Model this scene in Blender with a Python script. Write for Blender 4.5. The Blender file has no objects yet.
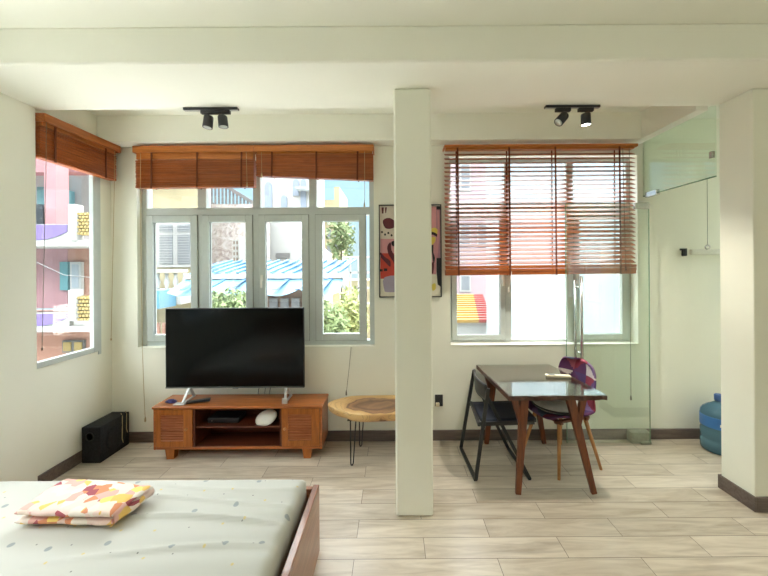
import bpy, bmesh, math, random
from mathutils import Vector, Matrix, noise
random.seed(7)
S = bpy.context.scene
COL = S.collection
PI = math.pi
H, F, VX, VY, TH = 1.65, 340.0, 392.0, 267.0, 0.0065

def W(px, py, Y):
    """point of the place seen at a spot of the photograph, at depth Y -> (X, Z)"""
    dx, dy = px - 384, py - 288
    x = 384 + dx - TH * dy; y = 288 + dy + TH * dx
    return ((x - VX) * Y / F, H - (y - VY) * Y / F)

# ------------------------------------------------------------------ materials
class N:
    def __init__(s, name):
        s.m = bpy.data.materials.new(name); s.m.use_nodes = True
        s.t = s.m.node_tree; s.b = s.t.nodes['Principled BSDF']
    def n(s, kind, **kw):
        x = s.t.nodes.new(kind)
        for k, v in kw.items():
            if isinstance(k, str) and k[0] == '_': x.inputs[k[1:].replace('_', ' ')].default_value = v
            else: setattr(x, k, v)
        return x
    def l(s, a, b): s.t.links.new(a, b)
    def coord(s, scale=(1, 1, 1), rot=(0, 0, 0), loc=(0, 0, 0)):
        c = s.n('ShaderNodeTexCoord'); m = s.n('ShaderNodeMapping')
        m.inputs['Scale'].default_value = scale; m.inputs['Rotation'].default_value = rot; m.inputs['Location'].default_value = loc
        s.l(c.outputs['Object'], m.inputs['Vector']); return m.outputs[0]
    def noise(s, vec, scale, detail=3, rough=.5, dist=0):
        x = s.n('ShaderNodeTexNoise'); x.inputs['Scale'].default_value = scale
        x.inputs['Detail'].default_value = detail; x.inputs['Roughness'].default_value = rough
        x.inputs['Distortion'].default_value = dist
        if vec: s.l(vec, x.inputs['Vector'])
        return x
    def ramp(s, fac, stops, interp='LINEAR'):
        r = s.n('ShaderNodeValToRGB'); r.color_ramp.interpolation = interp
        el = r.color_ramp.elements
        while len(el) < len(stops): el.new(.5)
        for e, (p, c) in zip(el, stops): e.position = p; e.color = (*c, 1)
        s.l(fac, r.inputs[0]); return r.outputs[0]
    def mix(s, a, b, fac, blend='MIX'):
        x = s.n('ShaderNodeMix', data_type='RGBA', blend_type=blend)
        for i, v in ((6, a), (7, b), (0, fac)):
            if hasattr(v, 'links') or hasattr(v, 'is_output') and v.is_output: s.l(v, x.inputs[i])
            else: x.inputs[i].default_value = v if i == 0 else (*v, 1)
        return x.outputs[2]
    def bump(s, h, strength=.2, dist=.01):
        b = s.n('ShaderNodeBump'); b.inputs['Strength'].default_value = strength; b.inputs['Distance'].default_value = dist
        s.l(h, b.inputs['Height']); s.l(b.outputs[0], s.b.inputs['Normal'])
    def col(s, c):
        if isinstance(c, tuple): s.b.inputs['Base Color'].default_value = (*c, 1)
        else: s.l(c, s.b.inputs['Base Color'])

def srgb(r, g, b):
    f = lambda v: (v / 255 / 12.92) if v / 255 <= .04045 else ((v / 255 + .055) / 1.055) ** 2.4
    return (f(r), f(g), f(b))

def plain(name, c, rough=.5, metal=0, nscale=12, namp=.06, bump=0, **kw):
    q = N(name); v = q.coord()
    nz = q.noise(v, nscale, 4)
    lo = tuple(max(0, x * (1 - namp)) for x in c); hi = tuple(min(1, x * (1 + namp)) for x in c)
    q.col(q.ramp(nz.outputs[0], [(.3, lo), (.7, hi)]))
    q.b.inputs['Roughness'].default_value = rough; q.b.inputs['Metallic'].default_value = metal
    if bump: q.bump(nz.outputs[0], bump, .004)
    for k, x in kw.items(): q.b.inputs[k].default_value = x
    return q.m

def wood(name, dark, light, axis='x', scale=1.0, rough=.35, coat=0):
    q = N(name)
    s = {'x': (1.2, 14, 14), 'y': (14, 1.2, 14), 'z': (14, 14, 1.2)}[axis]
    v = q.coord(tuple(k * scale for k in s))
    a = q.noise(v, 2.0, 5, .6, 1.2); b = q.noise(v, 9, 3, .7)
    c = q.ramp(a.outputs[0], [(.3, dark), (.7, light)])
    c = q.mix(c, tuple(x * .6 for x in dark), q.ramp(b.outputs[0], [(.55, (0, 0, 0)), (.8, (.5, .5, .5))]))
    q.col(c); q.b.inputs['Roughness'].default_value = rough; q.b.inputs['Coat Weight'].default_value = coat
    q.bump(b.outputs[0], .08, .002)
    return q.m

def glass(name, tint=(1, 1, 1), gloss=(1, 1, 1), ior=1.5):
    q = N(name); t = q.t
    t.nodes.remove(q.b)
    out = [x for x in t.nodes if x.type == 'OUTPUT_MATERIAL'][0]
    tr = q.n('ShaderNodeBsdfTransparent'); gl = q.n('ShaderNodeBsdfGlossy'); fr = q.n('ShaderNodeLayerWeight'); fr.inputs['Blend'].default_value = .5; mx = q.n('ShaderNodeMixShader')
    tr.inputs[0].default_value = (*tint, 1); gl.inputs['Roughness'].default_value = 0.0; gl.inputs[0].default_value = (*gloss, 1)
    f0 = ((ior - 1) / (ior + 1)) ** 2
    pw = q.n('ShaderNodeMath', operation='POWER'); pw.inputs[1].default_value = 5; ma = q.n('ShaderNodeMath', operation='MULTIPLY_ADD'); ma.inputs[1].default_value = 1 - f0; ma.inputs[2].default_value = f0
    q.l(fr.outputs['Facing'], pw.inputs[0]); q.l(pw.outputs[0], ma.inputs[0])
    q.l(ma.outputs[0], mx.inputs[0]); q.l(tr.outputs[0], mx.inputs[1]); q.l(gl.outputs[0], mx.inputs[2]); q.l(mx.outputs[0], out.inputs[0])
    return q.m

def emit(name, c, strength):
    q = N(name); q.col(c); q.b.inputs['Emission Color'].default_value = (*c, 1); q.b.inputs['Emission Strength'].default_value = strength
    return q.m

M = {}
M['wall'] = plain('cream wall paint', (.87, .87, .765), .75, 0, 3, .015, .03)
M['ceil'] = plain('cream ceiling paint', (.905, .905, .815), .8, 0, 2, .012, .02)
M['outer'] = plain('outer render', (.75, .73, .68), .85)
M['base'] = wood('grey brown baseboard', srgb(88, 76, 70), srgb(122, 108, 100), 'x', 1, .5)
M['alu'] = plain('pale grey window aluminium', srgb(196, 203, 200), .4, 0, 20, .02)
M['alu_dark'] = plain('window gasket', srgb(90, 96, 92), .6)
M['wood_cab'] = wood('honey brown cabinet wood', srgb(132, 70, 26), srgb(186, 108, 48), 'x', 1.3, .32, .3)
M['wood_cab_v'] = wood('honey brown door wood', srgb(142, 78, 24), srgb(184, 108, 42), 'z', 1.3, .35, .2)
M['wood_lou'] = wood('red brown louver wood', srgb(158, 88, 54), srgb(198, 126, 84), 'x', 1.5, .4)
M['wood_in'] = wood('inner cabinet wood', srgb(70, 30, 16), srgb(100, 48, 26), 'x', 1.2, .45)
M['wood_bed'] = wood('bed frame wood', srgb(126, 76, 48), srgb(168, 112, 76), 'y', 1.0, .3, .3)
M['wood_table'] = wood('walnut table top wood', srgb(58, 32, 20), srgb(92, 56, 38), 'y', 1.2, .35)
M['wood_leg'] = wood('brown table leg wood', srgb(84, 42, 20), srgb(130, 70, 36), 'z', 1.5, .4)
M['wood_dowel'] = wood('light chair leg wood', srgb(168, 112, 62), srgb(204, 150, 94), 'z', 1.5, .45)
M['wood_blind'] = wood('orange brown blind wood', srgb(134, 64, 22), srgb(184, 100, 44), 'x', 1.1, .4)
M['wood_blind_y'] = wood('side blind wood', srgb(134, 64, 22), srgb(184, 100, 44), 'y', 1.1, .4)
M['wood_val'] = wood('blind valance wood', srgb(166, 92, 34), srgb(206, 128, 60), 'x', 1.1, .35)
M['wood_val_y'] = wood('side blind valance wood', srgb(150, 80, 34), srgb(192, 116, 58), 'y', 1.1, .35)
M['tape'] = plain('blind ladder tape', srgb(104, 50, 24), .8)
M['cord'] = plain('pale cord', srgb(190, 170, 130), .8)
M['cord_dark'] = plain('grey cord', srgb(120, 115, 100), .8)
M['black'] = plain('black plastic', (.012, .012, .013), .4)
M['black_metal'] = plain('black metal', (.02, .02, .021), .45)
M['chair_metal'] = plain('worn black chair metal', (.018, .018, .018), .4)
M['blackfab'] = plain('black speaker carpet', (.014, .015, .018), .95, 0, 60, .5, .4)
M['screen'] = plain('tv screen', (.003, .004, .004), .15, 0, 5, .01, **{'Specular IOR Level': .22})
M['chrome'] = plain('brushed steel', (.62, .62, .62), .22, 1)
M['silver'] = plain('silver plastic', srgb(190, 190, 188), .35, .2)
M['white'] = plain('white plastic', srgb(228, 226, 216), .4)
M['ivory'] = plain('ivory plastic', srgb(224, 214, 186), .45)
M['lamp_on'] = emit('lit lamp lens', (1, .96, .85), 14)
M['lamp_off'] = plain('unlit lamp lens', srgb(190, 195, 190), .25)
M['pane'] = glass('window pane', (.97, .985, .98))
M['green_glass'] = glass('green tinted door glass', (.925, .965, .935), (1, 1, 1), 1.7)
M['glass_edge'] = plain('green glass edge', srgb(110, 140, 112), .25)
M['table_glass'] = glass('table glass', (.93, .96, .94), (1, 1, 1), 2.4)
M['concrete'] = plain('grey concrete', srgb(150, 152, 138), .9, 0, 30, .15, .3)
M['navy'] = plain('dark navy seat pad', (.012, .016, .035), .5)
M['cushion'] = plain('grey white cushion', srgb(196, 196, 188), .9, 0, 30, .06, .3)
M['blueblob'] = plain('blue purple plastic', srgb(70, 66, 130), .4)

def floor_mat():
    q = N('wood look floor tiles'); v = q.coord(loc=(-0.585, -2.221 + 0.0, 0))
    br = q.n('ShaderNodeTexBrick'); br.offset = .5; br.offset_frequency = 2; br.squash = 1
    for k, x in (('Scale', 1), ('Mortar Size', .0016), ('Mortar Smooth', .2), ('Bias', 0), ('Brick Width', .81), ('Row Height', .15)): br.inputs[k].default_value = x
    br.inputs['Color1'].default_value = (0, 0, 0, 1); br.inputs['Color2'].default_value = (1, 1, 1, 1); br.inputs['Mortar'].default_value = (.5, .5, .5, 1)
    q.l(v, br.inputs['Vector'])
    bc = q.ramp(br.outputs['Color'], [(0, srgb(180, 168, 150)), (.5, srgb(198, 187, 169)), (1, srgb(210, 199, 182))])
    # grain shifted per tile
    mp = q.n('ShaderNodeVectorMath', operation='MULTIPLY_ADD'); q.l(br.outputs['Color'], mp.inputs[0]); mp.inputs[1].default_value = (7, 3, 0)
    sc = q.n('ShaderNodeVectorMath', operation='MULTIPLY'); q.l(v, sc.inputs[0]); sc.inputs[1].default_value = (1.3, 11, 1)
    q.l(sc.outputs[0], mp.inputs[2])
    g = q.noise(mp.outputs[0], 1.6, 6, .62, .8)
    g2 = q.noise(mp.outputs[0], .8, 3, .5, 1.5)
    c = q.mix(bc, q.ramp(g.outputs[0], [(.3, srgb(146, 126, 104)), (.62, srgb(226, 216, 200))]), .42)
    c = q.mix(c, srgb(132, 122, 108), q.ramp(g2.outputs[0], [(.55, (0, 0, 0)), (.8, (.45, .45, .45))]))
    c = q.mix(c, srgb(96, 84, 72), br.outputs['Fac'])
    q.col(c); q.b.inputs['Roughness'].default_value = .32
    rr = q.ramp(g.outputs[0], [(.2, (.26,) * 3), (.8, (.4,) * 3)]); q.l(rr, q.b.inputs['Roughness'])
    iv = q.n('ShaderNodeMath', operation='SUBTRACT'); iv.inputs[0].default_value = 1; q.l(br.outputs['Fac'], iv.inputs[1])
    q.bump(iv.outputs[0], .4, .002)
    return q.m
M['floor'] = floor_mat()

def sheet_mat():
    q = N('fitted sheet with small hearts'); v = q.coord()
    base = srgb(194, 194, 186)
    def spots(scale, r, colr, prev, seed):
        m = q.n('ShaderNodeMapping'); m.inputs['Location'].default_value = (seed, seed * .7, 0); m.inputs['Scale'].default_value = (scale, scale * 1.0, .001); q.l(v, m.inputs[0])
        vo = q.n('ShaderNodeTexVoronoi', feature='F1', voronoi_dimensions='2D'); vo.inputs['Randomness'].default_value = .6; vo.inputs['Scale'].default_value = 1; q.l(m.outputs[0], vo.inputs['Vector'])
        f = q.ramp(vo.outputs['Distance'], [(0, (1, 1, 1)), (r, (1, 1, 1)), (r + .012, (0, 0, 0))])
        return q.mix(prev, colr, f)
    c = spots(4.3, .05, srgb(150, 156, 156), base, .3)
    c = spots(5.1, .026, srgb(206, 188, 130), c, 3.1)
    c = spots(6.3, .016, srgb(120, 120, 118), c, 7.7)
    q.col(c); q.b.inputs['Roughness'].default_value = .85
    n = q.noise(v, 5, 3); q.bump(n.outputs[0], .15, .01)
    return q.m
M['sheet'] = sheet_mat()

def quilt_mat():
    q = N('patterned quilt cotton'); v = q.coord()
    nz = q.noise(v, 6, 2); wv = q.n('ShaderNodeVectorMath', operation='MULTIPLY_ADD'); q.l(nz.outputs['Color'], wv.inputs[0]); wv.inputs[1].default_value = (.06,) * 3; q.l(v, wv.inputs[2])
    vo = q.n('ShaderNodeTexVoronoi', feature='F1'); vo.inputs['Scale'].default_value = 24; q.l(wv.outputs[0], vo.inputs['Vector'])
    se = q.n('ShaderNodeSeparateColor'); q.l(vo.outputs['Color'], se.inputs[0])
    c = q.ramp(se.outputs[0], [(0, srgb(232, 204, 194)), (.24, srgb(236, 214, 200)), (.40, srgb(222, 172, 160)), (.54, srgb(234, 192, 106)), (.66, srgb(230, 218, 206)), (.80, srgb(214, 140, 102)), (.88, srgb(240, 212, 120)), (.95, srgb(166, 84, 92))], 'CONSTANT')
    q.col(c); q.b.inputs['Roughness'].default_value = .9
    q.bump(q.noise(v, 25, 3).outputs[0], .25, .01)
    return q.m
M['quilt'] = quilt_mat()

def slab_mat():
    q = N('live edge slab wood'); v = q.coord()
    n1 = q.noise(v, 4, 3, .5); wv = q.n('ShaderNodeVectorMath', operation='MULTIPLY_ADD'); q.l(n1.outputs['Color'], wv.inputs[0]); wv.inputs[1].default_value = (.30, .26, 0); q.l(v, wv.inputs[2])
    sc = q.n('ShaderNodeVectorMath', operation='MULTIPLY'); q.l(wv.outputs[0], sc.inputs[0]); sc.inputs[1].default_value = (2.3, 4.6, 0)
    of = q.n('ShaderNodeVectorMath', operation='SUBTRACT'); q.l(sc.outputs[0], of.inputs[0]); of.inputs[1].default_value = (.42, .58, 0)
    ln = q.n('ShaderNodeVectorMath', operation='LENGTH'); q.l(of.outputs[0], ln.inputs[0])
    c = q.ramp(ln.outputs['Value'], [(0, srgb(120, 88, 62)), (.25, srgb(142, 104, 76)), (.42, srgb(92, 56, 34)), (.58, srgb(150, 108, 72)), (.66, srgb(88, 52, 28)), (.72, srgb(196, 152, 96)), (.9, srgb(206, 166, 106)), (1, srgb(214, 178, 120))])
    wa = q.n('ShaderNodeMath', operation='SINE'); mu = q.n('ShaderNodeMath', operation='MULTIPLY'); q.l(ln.outputs['Value'], mu.inputs[0]); mu.inputs[1].default_value = 70; q.l(mu.outputs[0], wa.inputs[0])
    c = q.mix(c, srgb(120, 84, 50), q.ramp(wa.outputs[0], [(.4, (0, 0, 0)), (1, (.3, .3, .3))]))
    q.col(c); q.b.inputs['Roughness'].default_value = .3; q.b.inputs['Coat Weight'].default_value = .3
    return q.m
M['slab'] = slab_mat()

# ------------------------------------------------------------------ mesh builder
class MB:
    def __init__(s): s.b = bmesh.new()
    def _mi(s, faces, mi, smooth=False):
        for f in faces: f.material_index = mi; f.smooth = smooth
    def box(s, x0, x1, y0, y1, z0, z1, bev=0, mi=0, mat=None, seg=1):
        r = bmesh.ops.create_cube(s.b, size=1)
        vs = r['verts']
        bmesh.ops.scale(s.b, verts=vs, vec=(abs(x1 - x0), abs(y1 - y0), abs(z1 - z0)))
        bmesh.ops.translate(s.b, verts=vs, vec=((x0 + x1) / 2, (y0 + y1) / 2, (z0 + z1) / 2))
        fs = {f for v in vs for f in v.link_faces}; s._mi(fs, mi)
        if bev:
            es = list({e for v in vs for e in v.link_edges})
            r2 = bmesh.ops.bevel(s.b, geom=es, offset=bev, segments=seg, affect='EDGES', profile=.5)
            s._mi(r2['faces'], mi); vs = list({v for f in r2['faces'] for v in f.verts} | {v for v in vs if v.is_valid})
        if mat is not None: bmesh.ops.transform(s.b, matrix=mat, verts=[v for v in vs if v.is_valid])
        return s
    def bar(s, p, q, w, h=None, up=(0, 0, 1), mi=0, taper=1, bev=0):
        """rectangular bar from p to q"""
        p, q = Vector(p), Vector(q); h = h or w
        d = (q - p).normalized(); u = Vector(up)
        if abs(d.dot(u)) > .98: u = Vector((0, 1, 0))
        a = d.cross(u).normalized(); b = a.cross(d).normalized()
        vs = []
        for c, t in ((p, 1), (q, taper)):
            for sx, sy in ((-1, -1), (1, -1), (1, 1), (-1, 1)):
                vs.append(s.b.verts.new(c + a * sx * w / 2 * t + b * sy * h / 2 * t))
        fs = [s.b.faces.new([vs[0], vs[3], vs[2], vs[1]]), s.b.faces.new(vs[4:8])]
        for i in range(4):
            j = (i + 1) % 4; fs.append(s.b.faces.new([vs[i], vs[j], vs[j + 4], vs[i + 4]]))
        s._mi(fs, mi)
        if bev:
            es = list({e for f in fs for e in f.edges})
            r2 = bmesh.ops.bevel(s.b, geom=es, offset=bev, segments=2, affect='EDGES', profile=.5); s._mi(r2['faces'], mi)
        return s
    def tube(s, pts, r, n=10, mi=0, r2=None, closed=False):
        pts = [Vector(p) for p in pts]; m = len(pts); rings = []
        prev = None
        for i, p in enumerate(pts):
            if closed: d = pts[(i + 1) % m] - pts[i - 1]
            else: d = pts[min(i + 1, m - 1)] - pts[max(i - 1, 0)]
            d.normalize()
            if prev is None:
                a = d.orthogonal().normalized()
            else:
                a = (prev - d * prev.dot(d)).normalized()
            prev = a; b = d.cross(a)
            rr = r if r2 is None else r + (r2 - r) * i / max(1, m - 1)
            rings.append([s.b.verts.new(p + (a * math.cos(2 * PI * k / n) + b * math.sin(2 * PI * k / n)) * rr) for k in range(n)])
        fs = []
        for i in range(m if closed else m - 1):
            A, B = rings[i], rings[(i + 1) % m]
            for k in range(n):
                fs.append(s.b.faces.new([A[k], A[(k + 1) % n], B[(k + 1) % n], B[k]]))
        s._mi(fs, mi, True)
        if not closed: s._mi([s.b.faces.new(rings[0][::-1]), s.b.faces.new(rings[-1])], mi)
        return s
    def lathe(s, prof, c=(0, 0, 0), n=32, mi=0, mat=None):
        rings = []; new = []
        for r, z in prof:
            ring = [s.b.verts.new((r * math.cos(2 * PI * k / n), r * math.sin(2 * PI * k / n), z)) for k in range(n)]
            rings.append(ring); new += ring
        fs = []
        for A, B in zip(rings, rings[1:]):
            for k in range(n): fs.append(s.b.faces.new([A[k], A[(k + 1) % n], B[(k + 1) % n], B[k]]))
        s._mi(fs, mi, True)
        s._mi([s.b.faces.new(rings[0][::-1]), s.b.faces.new(rings[-1])], mi)
        if mat is not None: bmesh.ops.transform(s.b, matrix=mat, verts=new)
        bmesh.ops.translate(s.b, verts=new, vec=c)
        return s
    def prism(s, poly, z0, z1, mi=0, mat=None, smooth=False):
        """extrude an xy outline"""
        a = [s.b.verts.new((x, y, z0)) for x, y in poly]; b = [s.b.verts.new((x, y, z1)) for x, y in poly]
        n = len(poly); fs = [s.b.faces.new(a[::-1]), s.b.faces.new(b)]
        for i in range(n): fs.append(s.b.faces.new([a[i], a[(i + 1) % n], b[(i + 1) % n], b[i]]))
        s._mi(fs, mi)
        if mat is not None: bmesh.ops.transform(s.b, matrix=mat, verts=a + b)
        return s
    def grid(s, fn, nu, nv, mi=0, smooth=True, mfn=None):
        vs = [[s.b.verts.new(fn(i / nu, j / nv)) for j in range(nv + 1)] for i in range(nu + 1)]
        for i in range(nu):
            for j in range(nv):
                f = s.b.faces.new([vs[i][j], vs[i + 1][j], vs[i + 1][j + 1], vs[i][j + 1]])
                f.smooth = smooth; f.material_index = mfn((i + .5) / nu, (j + .5) / nv) if mfn else mi
        return s
    def build(s, name, mats, parent=None, label=None):
        bmesh.ops.recalc_face_normals(s.b, faces=s.b.faces)
        if parent is not None:
            bpy_inv = world(parent).inverted(); bmesh.ops.transform(s.b, matrix=bpy_inv, verts=s.b.verts)
        else:
            # origin at the base of the thing
            co = [v.co for v in s.b.verts]
            if s.origin is None:
                o = Vector(((min(c.x for c in co) + max(c.x for c in co)) / 2, (min(c.y for c in co) + max(c.y for c in co)) / 2, min(c.z for c in co)))
            else: o = Vector(s.origin)
            bmesh.ops.translate(s.b, verts=s.b.verts, vec=-o)
        me = bpy.data.meshes.new(name); s.b.to_mesh(me); s.b.free()
        ob = bpy.data.objects.new(name, me); COL.objects.link(ob)
        for m in (mats if isinstance(mats, (list, tuple)) else [mats]): me.materials.append(M[m] if isinstance(m, str) else m)
        if parent is not None: ob.parent = parent
        else: ob.location = o
        if label: ob['label'] = label
        return ob
    origin = None

def world(o):
    m = Matrix.Translation(o.location) @ o.rotation_euler.to_matrix().to_4x4()
    return world(o.parent) @ m if o.parent else m

def tag(o, label, cat=None, group=None, kind=None):
    o['label'] = label
    if cat: o['category'] = cat
    if group: o['group'] = group
    if kind: o['kind'] = kind
    return o
def thing(name, loc, label, cat, group=None, rz=0):
    o = bpy.data.objects.new(name, None); COL.objects.link(o); o.location = loc; o.rotation_euler = (0, 0, rz)
    o.empty_display_size = .05
    return tag(o, label, cat, group)
def struct(mb, name, mat, label=None, cat=None):
    if mb.origin is None: mb.origin = (0, 0, 0)
    o = mb.build(name, mat); o['kind'] = 'structure'
    if label: o['label'] = label
    if cat: o['category'] = cat
    return o
def sempty(name, loc, label=None):
    o = bpy.data.objects.new(name, None); COL.objects.link(o); o.location = loc; o['kind'] = 'structure'
    if label: o['label'] = label
    return o
def copy_tree(o, parent=None):
    c = o.copy(); COL.objects.link(c)
    if parent: c.parent = parent
    for ch in [x for x in COL.objects if x.parent == o]: copy_tree(ch, c)
    return c

# ------------------------------------------------------------------ room shell
YW = 3.235            # face of the back wall
XL = -2.67            # face of the left wall
WT = .16
ZC = 3.04
LW = (-2.425, -.17, .895, 2.70)     # left window opening in the back wall
RW = (.553, 2.338, .90, 2.70)       # right window opening
b = MB(); b.box(-3.2, 4.0, -2.6, YW + WT, -.15, 0); struct(b, 'floor', 'floor', 'floor of pale wood look tiles laid in staggered rows', 'floor')
b = MB()
x = XL - WT
for (a, c) in ((XL - .03, LW[0]), (LW[1], RW[0]), (RW[1], 4.0)): b.box(a, c, YW, YW + WT, 0, ZC)
for w in (LW, RW):
    b.box(w[0], w[1], YW, YW + WT, 0, w[2]); b.box(w[0], w[1], YW, YW + WT, w[3], ZC)
struct(b, 'wall_back', 'wall', 'cream wall with the two wide windows and the picture', 'wall')
LS = (2.50, 3.08, .905, 2.70)
b = MB(); LN = (.6, 1.8, .9, 2.6)  # LN: added opening out of view, brings in light from the left
b.box(x, XL, -2.6, LN[0], 0, ZC); b.box(x, XL, LN[1], LS[0], 0, ZC); b.box(x, XL, LN[0], LN[1], 0, LN[2]); b.box(x, XL, LN[0], LN[1], LN[3], ZC)
b.box(XL - .03, XL, LS[1], YW, LS[2], LS[3]); b.box(x, XL, LS[1], YW, 0, LS[2]); b.box(x, XL, LS[1], YW, LS[3], ZC); b.box(x, XL, LS[0], LS[1], 0, LS[2]); b.box(x, XL, LS[0], LS[1], LS[3], ZC)
b.box(XL, -2.60, 1.85, 2.485, 0, 2.832)
struct(b, 'wall_left', 'wall', 'pale wall on the left with the corner window', 'wall')
b = MB(); RN = (-1.6, -.2, .9, 2.4); RB = (2.62, 3.15, 1.0, 2.95)  # RN, RB: added openings out of view, bring in light from the right
b.box(4.0, 4.12, -2.6, RN[0], 0, ZC); b.box(4.0, 4.12, RN[1], RB[0], 0, ZC); b.box(4.0, 4.12, RB[1], YW + WT, 0, ZC)
for w in (RN, RB): b.box(4.0, 4.12, w[0], w[1], 0, w[2]); b.box(4.0, 4.12, w[0], w[1], w[3], ZC)
struct(b, 'wall_right', 'wall')
# wall behind the camera, with an added opening to let in fill light
b = MB(); b.box(x, -.6, -2.76, -2.6, 0, ZC); b.box(1.0, 4.12, -2.76, -2.6, 0, ZC); b.box(-.6, 1.0, -2.76, -2.6, 2.2, ZC); b.box(-.6, 1.0, -2.76, -2.6, 0, .9)
struct(b, 'wall_front', 'wall')
b = MB(); b.box(x - .3, 4.4, -3.2, YW + WT + .2, ZC, ZC + .25); struct(b, 'ceiling', 'ceil', 'cream painted ceiling', 'ceiling')
b = MB(); b.box(XL, 4.0, 1.955, 2.53, 2.83, ZC, .008); struct(b, 'ceiling_beam', 'ceil', 'broad cream beam crossing the ceiling above the pillar', 'beam')
b = MB(); b.box(XL, 2.27, 3.08, YW, 2.80, ZC, .004); struct(b, 'ceiling_beam_window', 'ceil', 'narrow cream beam above the window blinds', 'beam')
b = MB(); b.box(2.27, 2.36, 2.53, YW, 2.80, ZC, .003); b.box(2.36, 2.44, 2.53, YW, 2.84, ZC); struct(b, 'ceiling_beam_side', 'ceil', 'cream beam running over the glass partition', 'beam')
# centre pillar
xa, _ = W(396, 500, 2.244); xb, _ = W(433.3, 500, 2.244)
b = MB(); b.box(xa, xb, 2.244, 2.46, 0, 2.83, .011, seg=1); struct(b, 'pillar', 'wall', 'square cream pillar standing in the middle of the room', 'pillar')
b = MB(); b.box(2.42, 4.0, 2.275, 2.51, 0, 2.83, .006, seg=2); struct(b, 'wall_pier', 'wall', 'cream wall pier at the right edge', 'wall')
# baseboards
def baseboard(name, x0, x1, y0, y1):
    b = MB(); b.box(x0, x1, y0, y1, 0, .1, .004); struct(b, name, 'base', None)
baseboard('baseboard_back', XL, 4.0, YW - .014, YW)
b = MB(); b.box(XL, XL + .014, -2.6, 1.836, 0, .1, .004); b.box(XL, XL + .014, 2.499, YW - .014, 0, .1, .004); b.box(-2.60, -2.586, 1.836, 2.499, 0, .1, .003); b.box(XL + .014, -2.60, 2.485, 2.499, 0, .1, .003); struct(b, 'baseboard_left', 'base')
b = MB(); b.box(2.406, 2.42, 2.262, 2.524, 0, .1, .003); b.box(2.42, 4.0, 2.261, 2.275, 0, .1, .003); b.box(2.42, 4.0, 2.51, 2.524, 0, .1, .003)
struct(b, 'baseboard_pier', 'base')

# ------------------------------------------------------------------ windows
def frame_rect(b, x0, x1, z0, z1, y0, y1, w, wb=None, wt=None, mi=0, bev=.003):
    wb = wb or w; wt = wt or w
    b.box(x0, x0 + w, y0, y1, z0, z1, bev, mi); b.box(x1 - w, x1, y0, y1, z0, z1, bev, mi)
    b.box(x0 + w, x1 - w, y0, y1, z0, z0 + wb, bev, mi); b.box(x0 + w, x1 - w, y0, y1, z1 - wt, z1, bev, mi)

def sash(root, x0, x1, z0, z1, y, w=.062, handle=None):
    b = MB(); frame_rect(b, x0, x1, z0, z1, y - .008, y + .042, w)
    frame_rect(b, x0 + w - .008, x1 - w + .008, z0 + w - .008, z1 - w + .008, y + .006, y + .03, .008, mi=0)
    s = b.build('sash', ['alu'], root)
    g = MB(); frame_rect(g, x0 - .003, x1 + .003, z0 - .003, z1 + .003, y + .001, y + .03, .004, bev=0); g.build('gasket', 'alu_dark', s)
    g = MB(); g.box(x0 + w - .004, x1 - w + .004, y + .016, y + .02, z0 + w - .004, z1 - w + .004); g.build('pane', 'pane', s)
    if handle:
        hx = x0 + w / 2 if handle < 0 else x1 - w / 2
        zc = z0 + (z1 - z0) * .5
        g = MB(); g.box(hx - .012, hx + .012, y - .018, y - .006, zc - .03, zc + .03, .003); g.bar((hx, y - .026, zc + .015), (hx, y - .034, zc - .095), .018, .012, bev=.003)
        g.build('handle', 'white', s)
    return s

w1 = sempty('window_1', (sum(LW[:2]) / 2, YW, LW[2]), 'wide pale aluminium window with four sashes behind the television')
yf = 3.30
b = MB()
frame_rect(b, LW[0], LW[1], LW[2], LW[3], yf, YW + WT - .01, .047, .045, .03)
b.box(LW[0] + .04, LW[1] - .04, yf + .001, YW + WT - .01, 2.163, 2.235, .002)
for a, c in ((-1.883, -1.834), (-1.349, -1.291), (-.806, -.74)): b.box(a + .002, c - .002, yf + .001, YW + WT - .01, .92, 2.17)
for a, c in ((-1.883, -1.80), (-1.345, -1.275), (-.80, -.73)): b.box(a, c, yf + .001, YW + WT - .01, 2.22, 2.68)
b.build('window_frame', 'alu', w1)
b = MB(); b.box(LW[0] + .002, LW[1] - .002, YW - .005, yf, .8955, .9, .001); b.build('window_sill', 'wall', w1)
for i, (a, c) in enumerate(((-2.378, -1.883), (-1.834, -1.349), (-1.291, -.806), (-.74, -.252))):
    sash(w1, a, c, .942, 2.162, yf - .004, .066, {2: -1}.get(i))
for a, c in ((-2.38, -1.88), (-1.80, -1.345), (-1.275, -.80), (-.73, -.215)):
    g = MB(); g.box(a, c, yf + .03, yf + .034, 2.23, 2.68); g.build('transom_pane', 'pane', w1)

w2 = sempty('window_2', (sum(RW[:2]) / 2, YW, RW[2]), 'wide pale window behind the lowered wooden blind')
yg = 3.345
b = MB()
frame_rect(b, RW[0], RW[1], RW[2], RW[3], yg, YW + WT - .005, .03, .03, .03)
b.box(RW[0] + .03, RW[1] - .03, yg + .001, YW + WT - .005, 2.18, 2.27, .002)
for a, c in ((1.112, 1.172), (1.722, 1.785)): b.box(a, c, yg + .001, YW + WT - .005, .92, 2.69)
b.build('window_frame', 'alu', w2)
b = MB(); b.box(RW[0] + .002, RW[1] - .002, YW - .008, yg, .9, .906, .001); b.build('window_sill', 'white', w2)
sash(w2, .585, 1.11, .928, 2.178, yg - .004, .05, 1); sash(w2, 1.79, 2.305, .928, 2.178, yg - .004, .05, -1)
g = MB(); g.box(1.172, 1.722, yg + .02, yg + .024, .93, 2.18); g.build('pane', 'pane', w2)
for a, c in ((.58, 1.115), (1.17, 1.725), (1.78, 2.31)):
    g = MB(); g.box(a, c, yg + .02, yg + .024, 2.265, 2.675); g.build('transom_pane', 'pane', w2)

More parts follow.
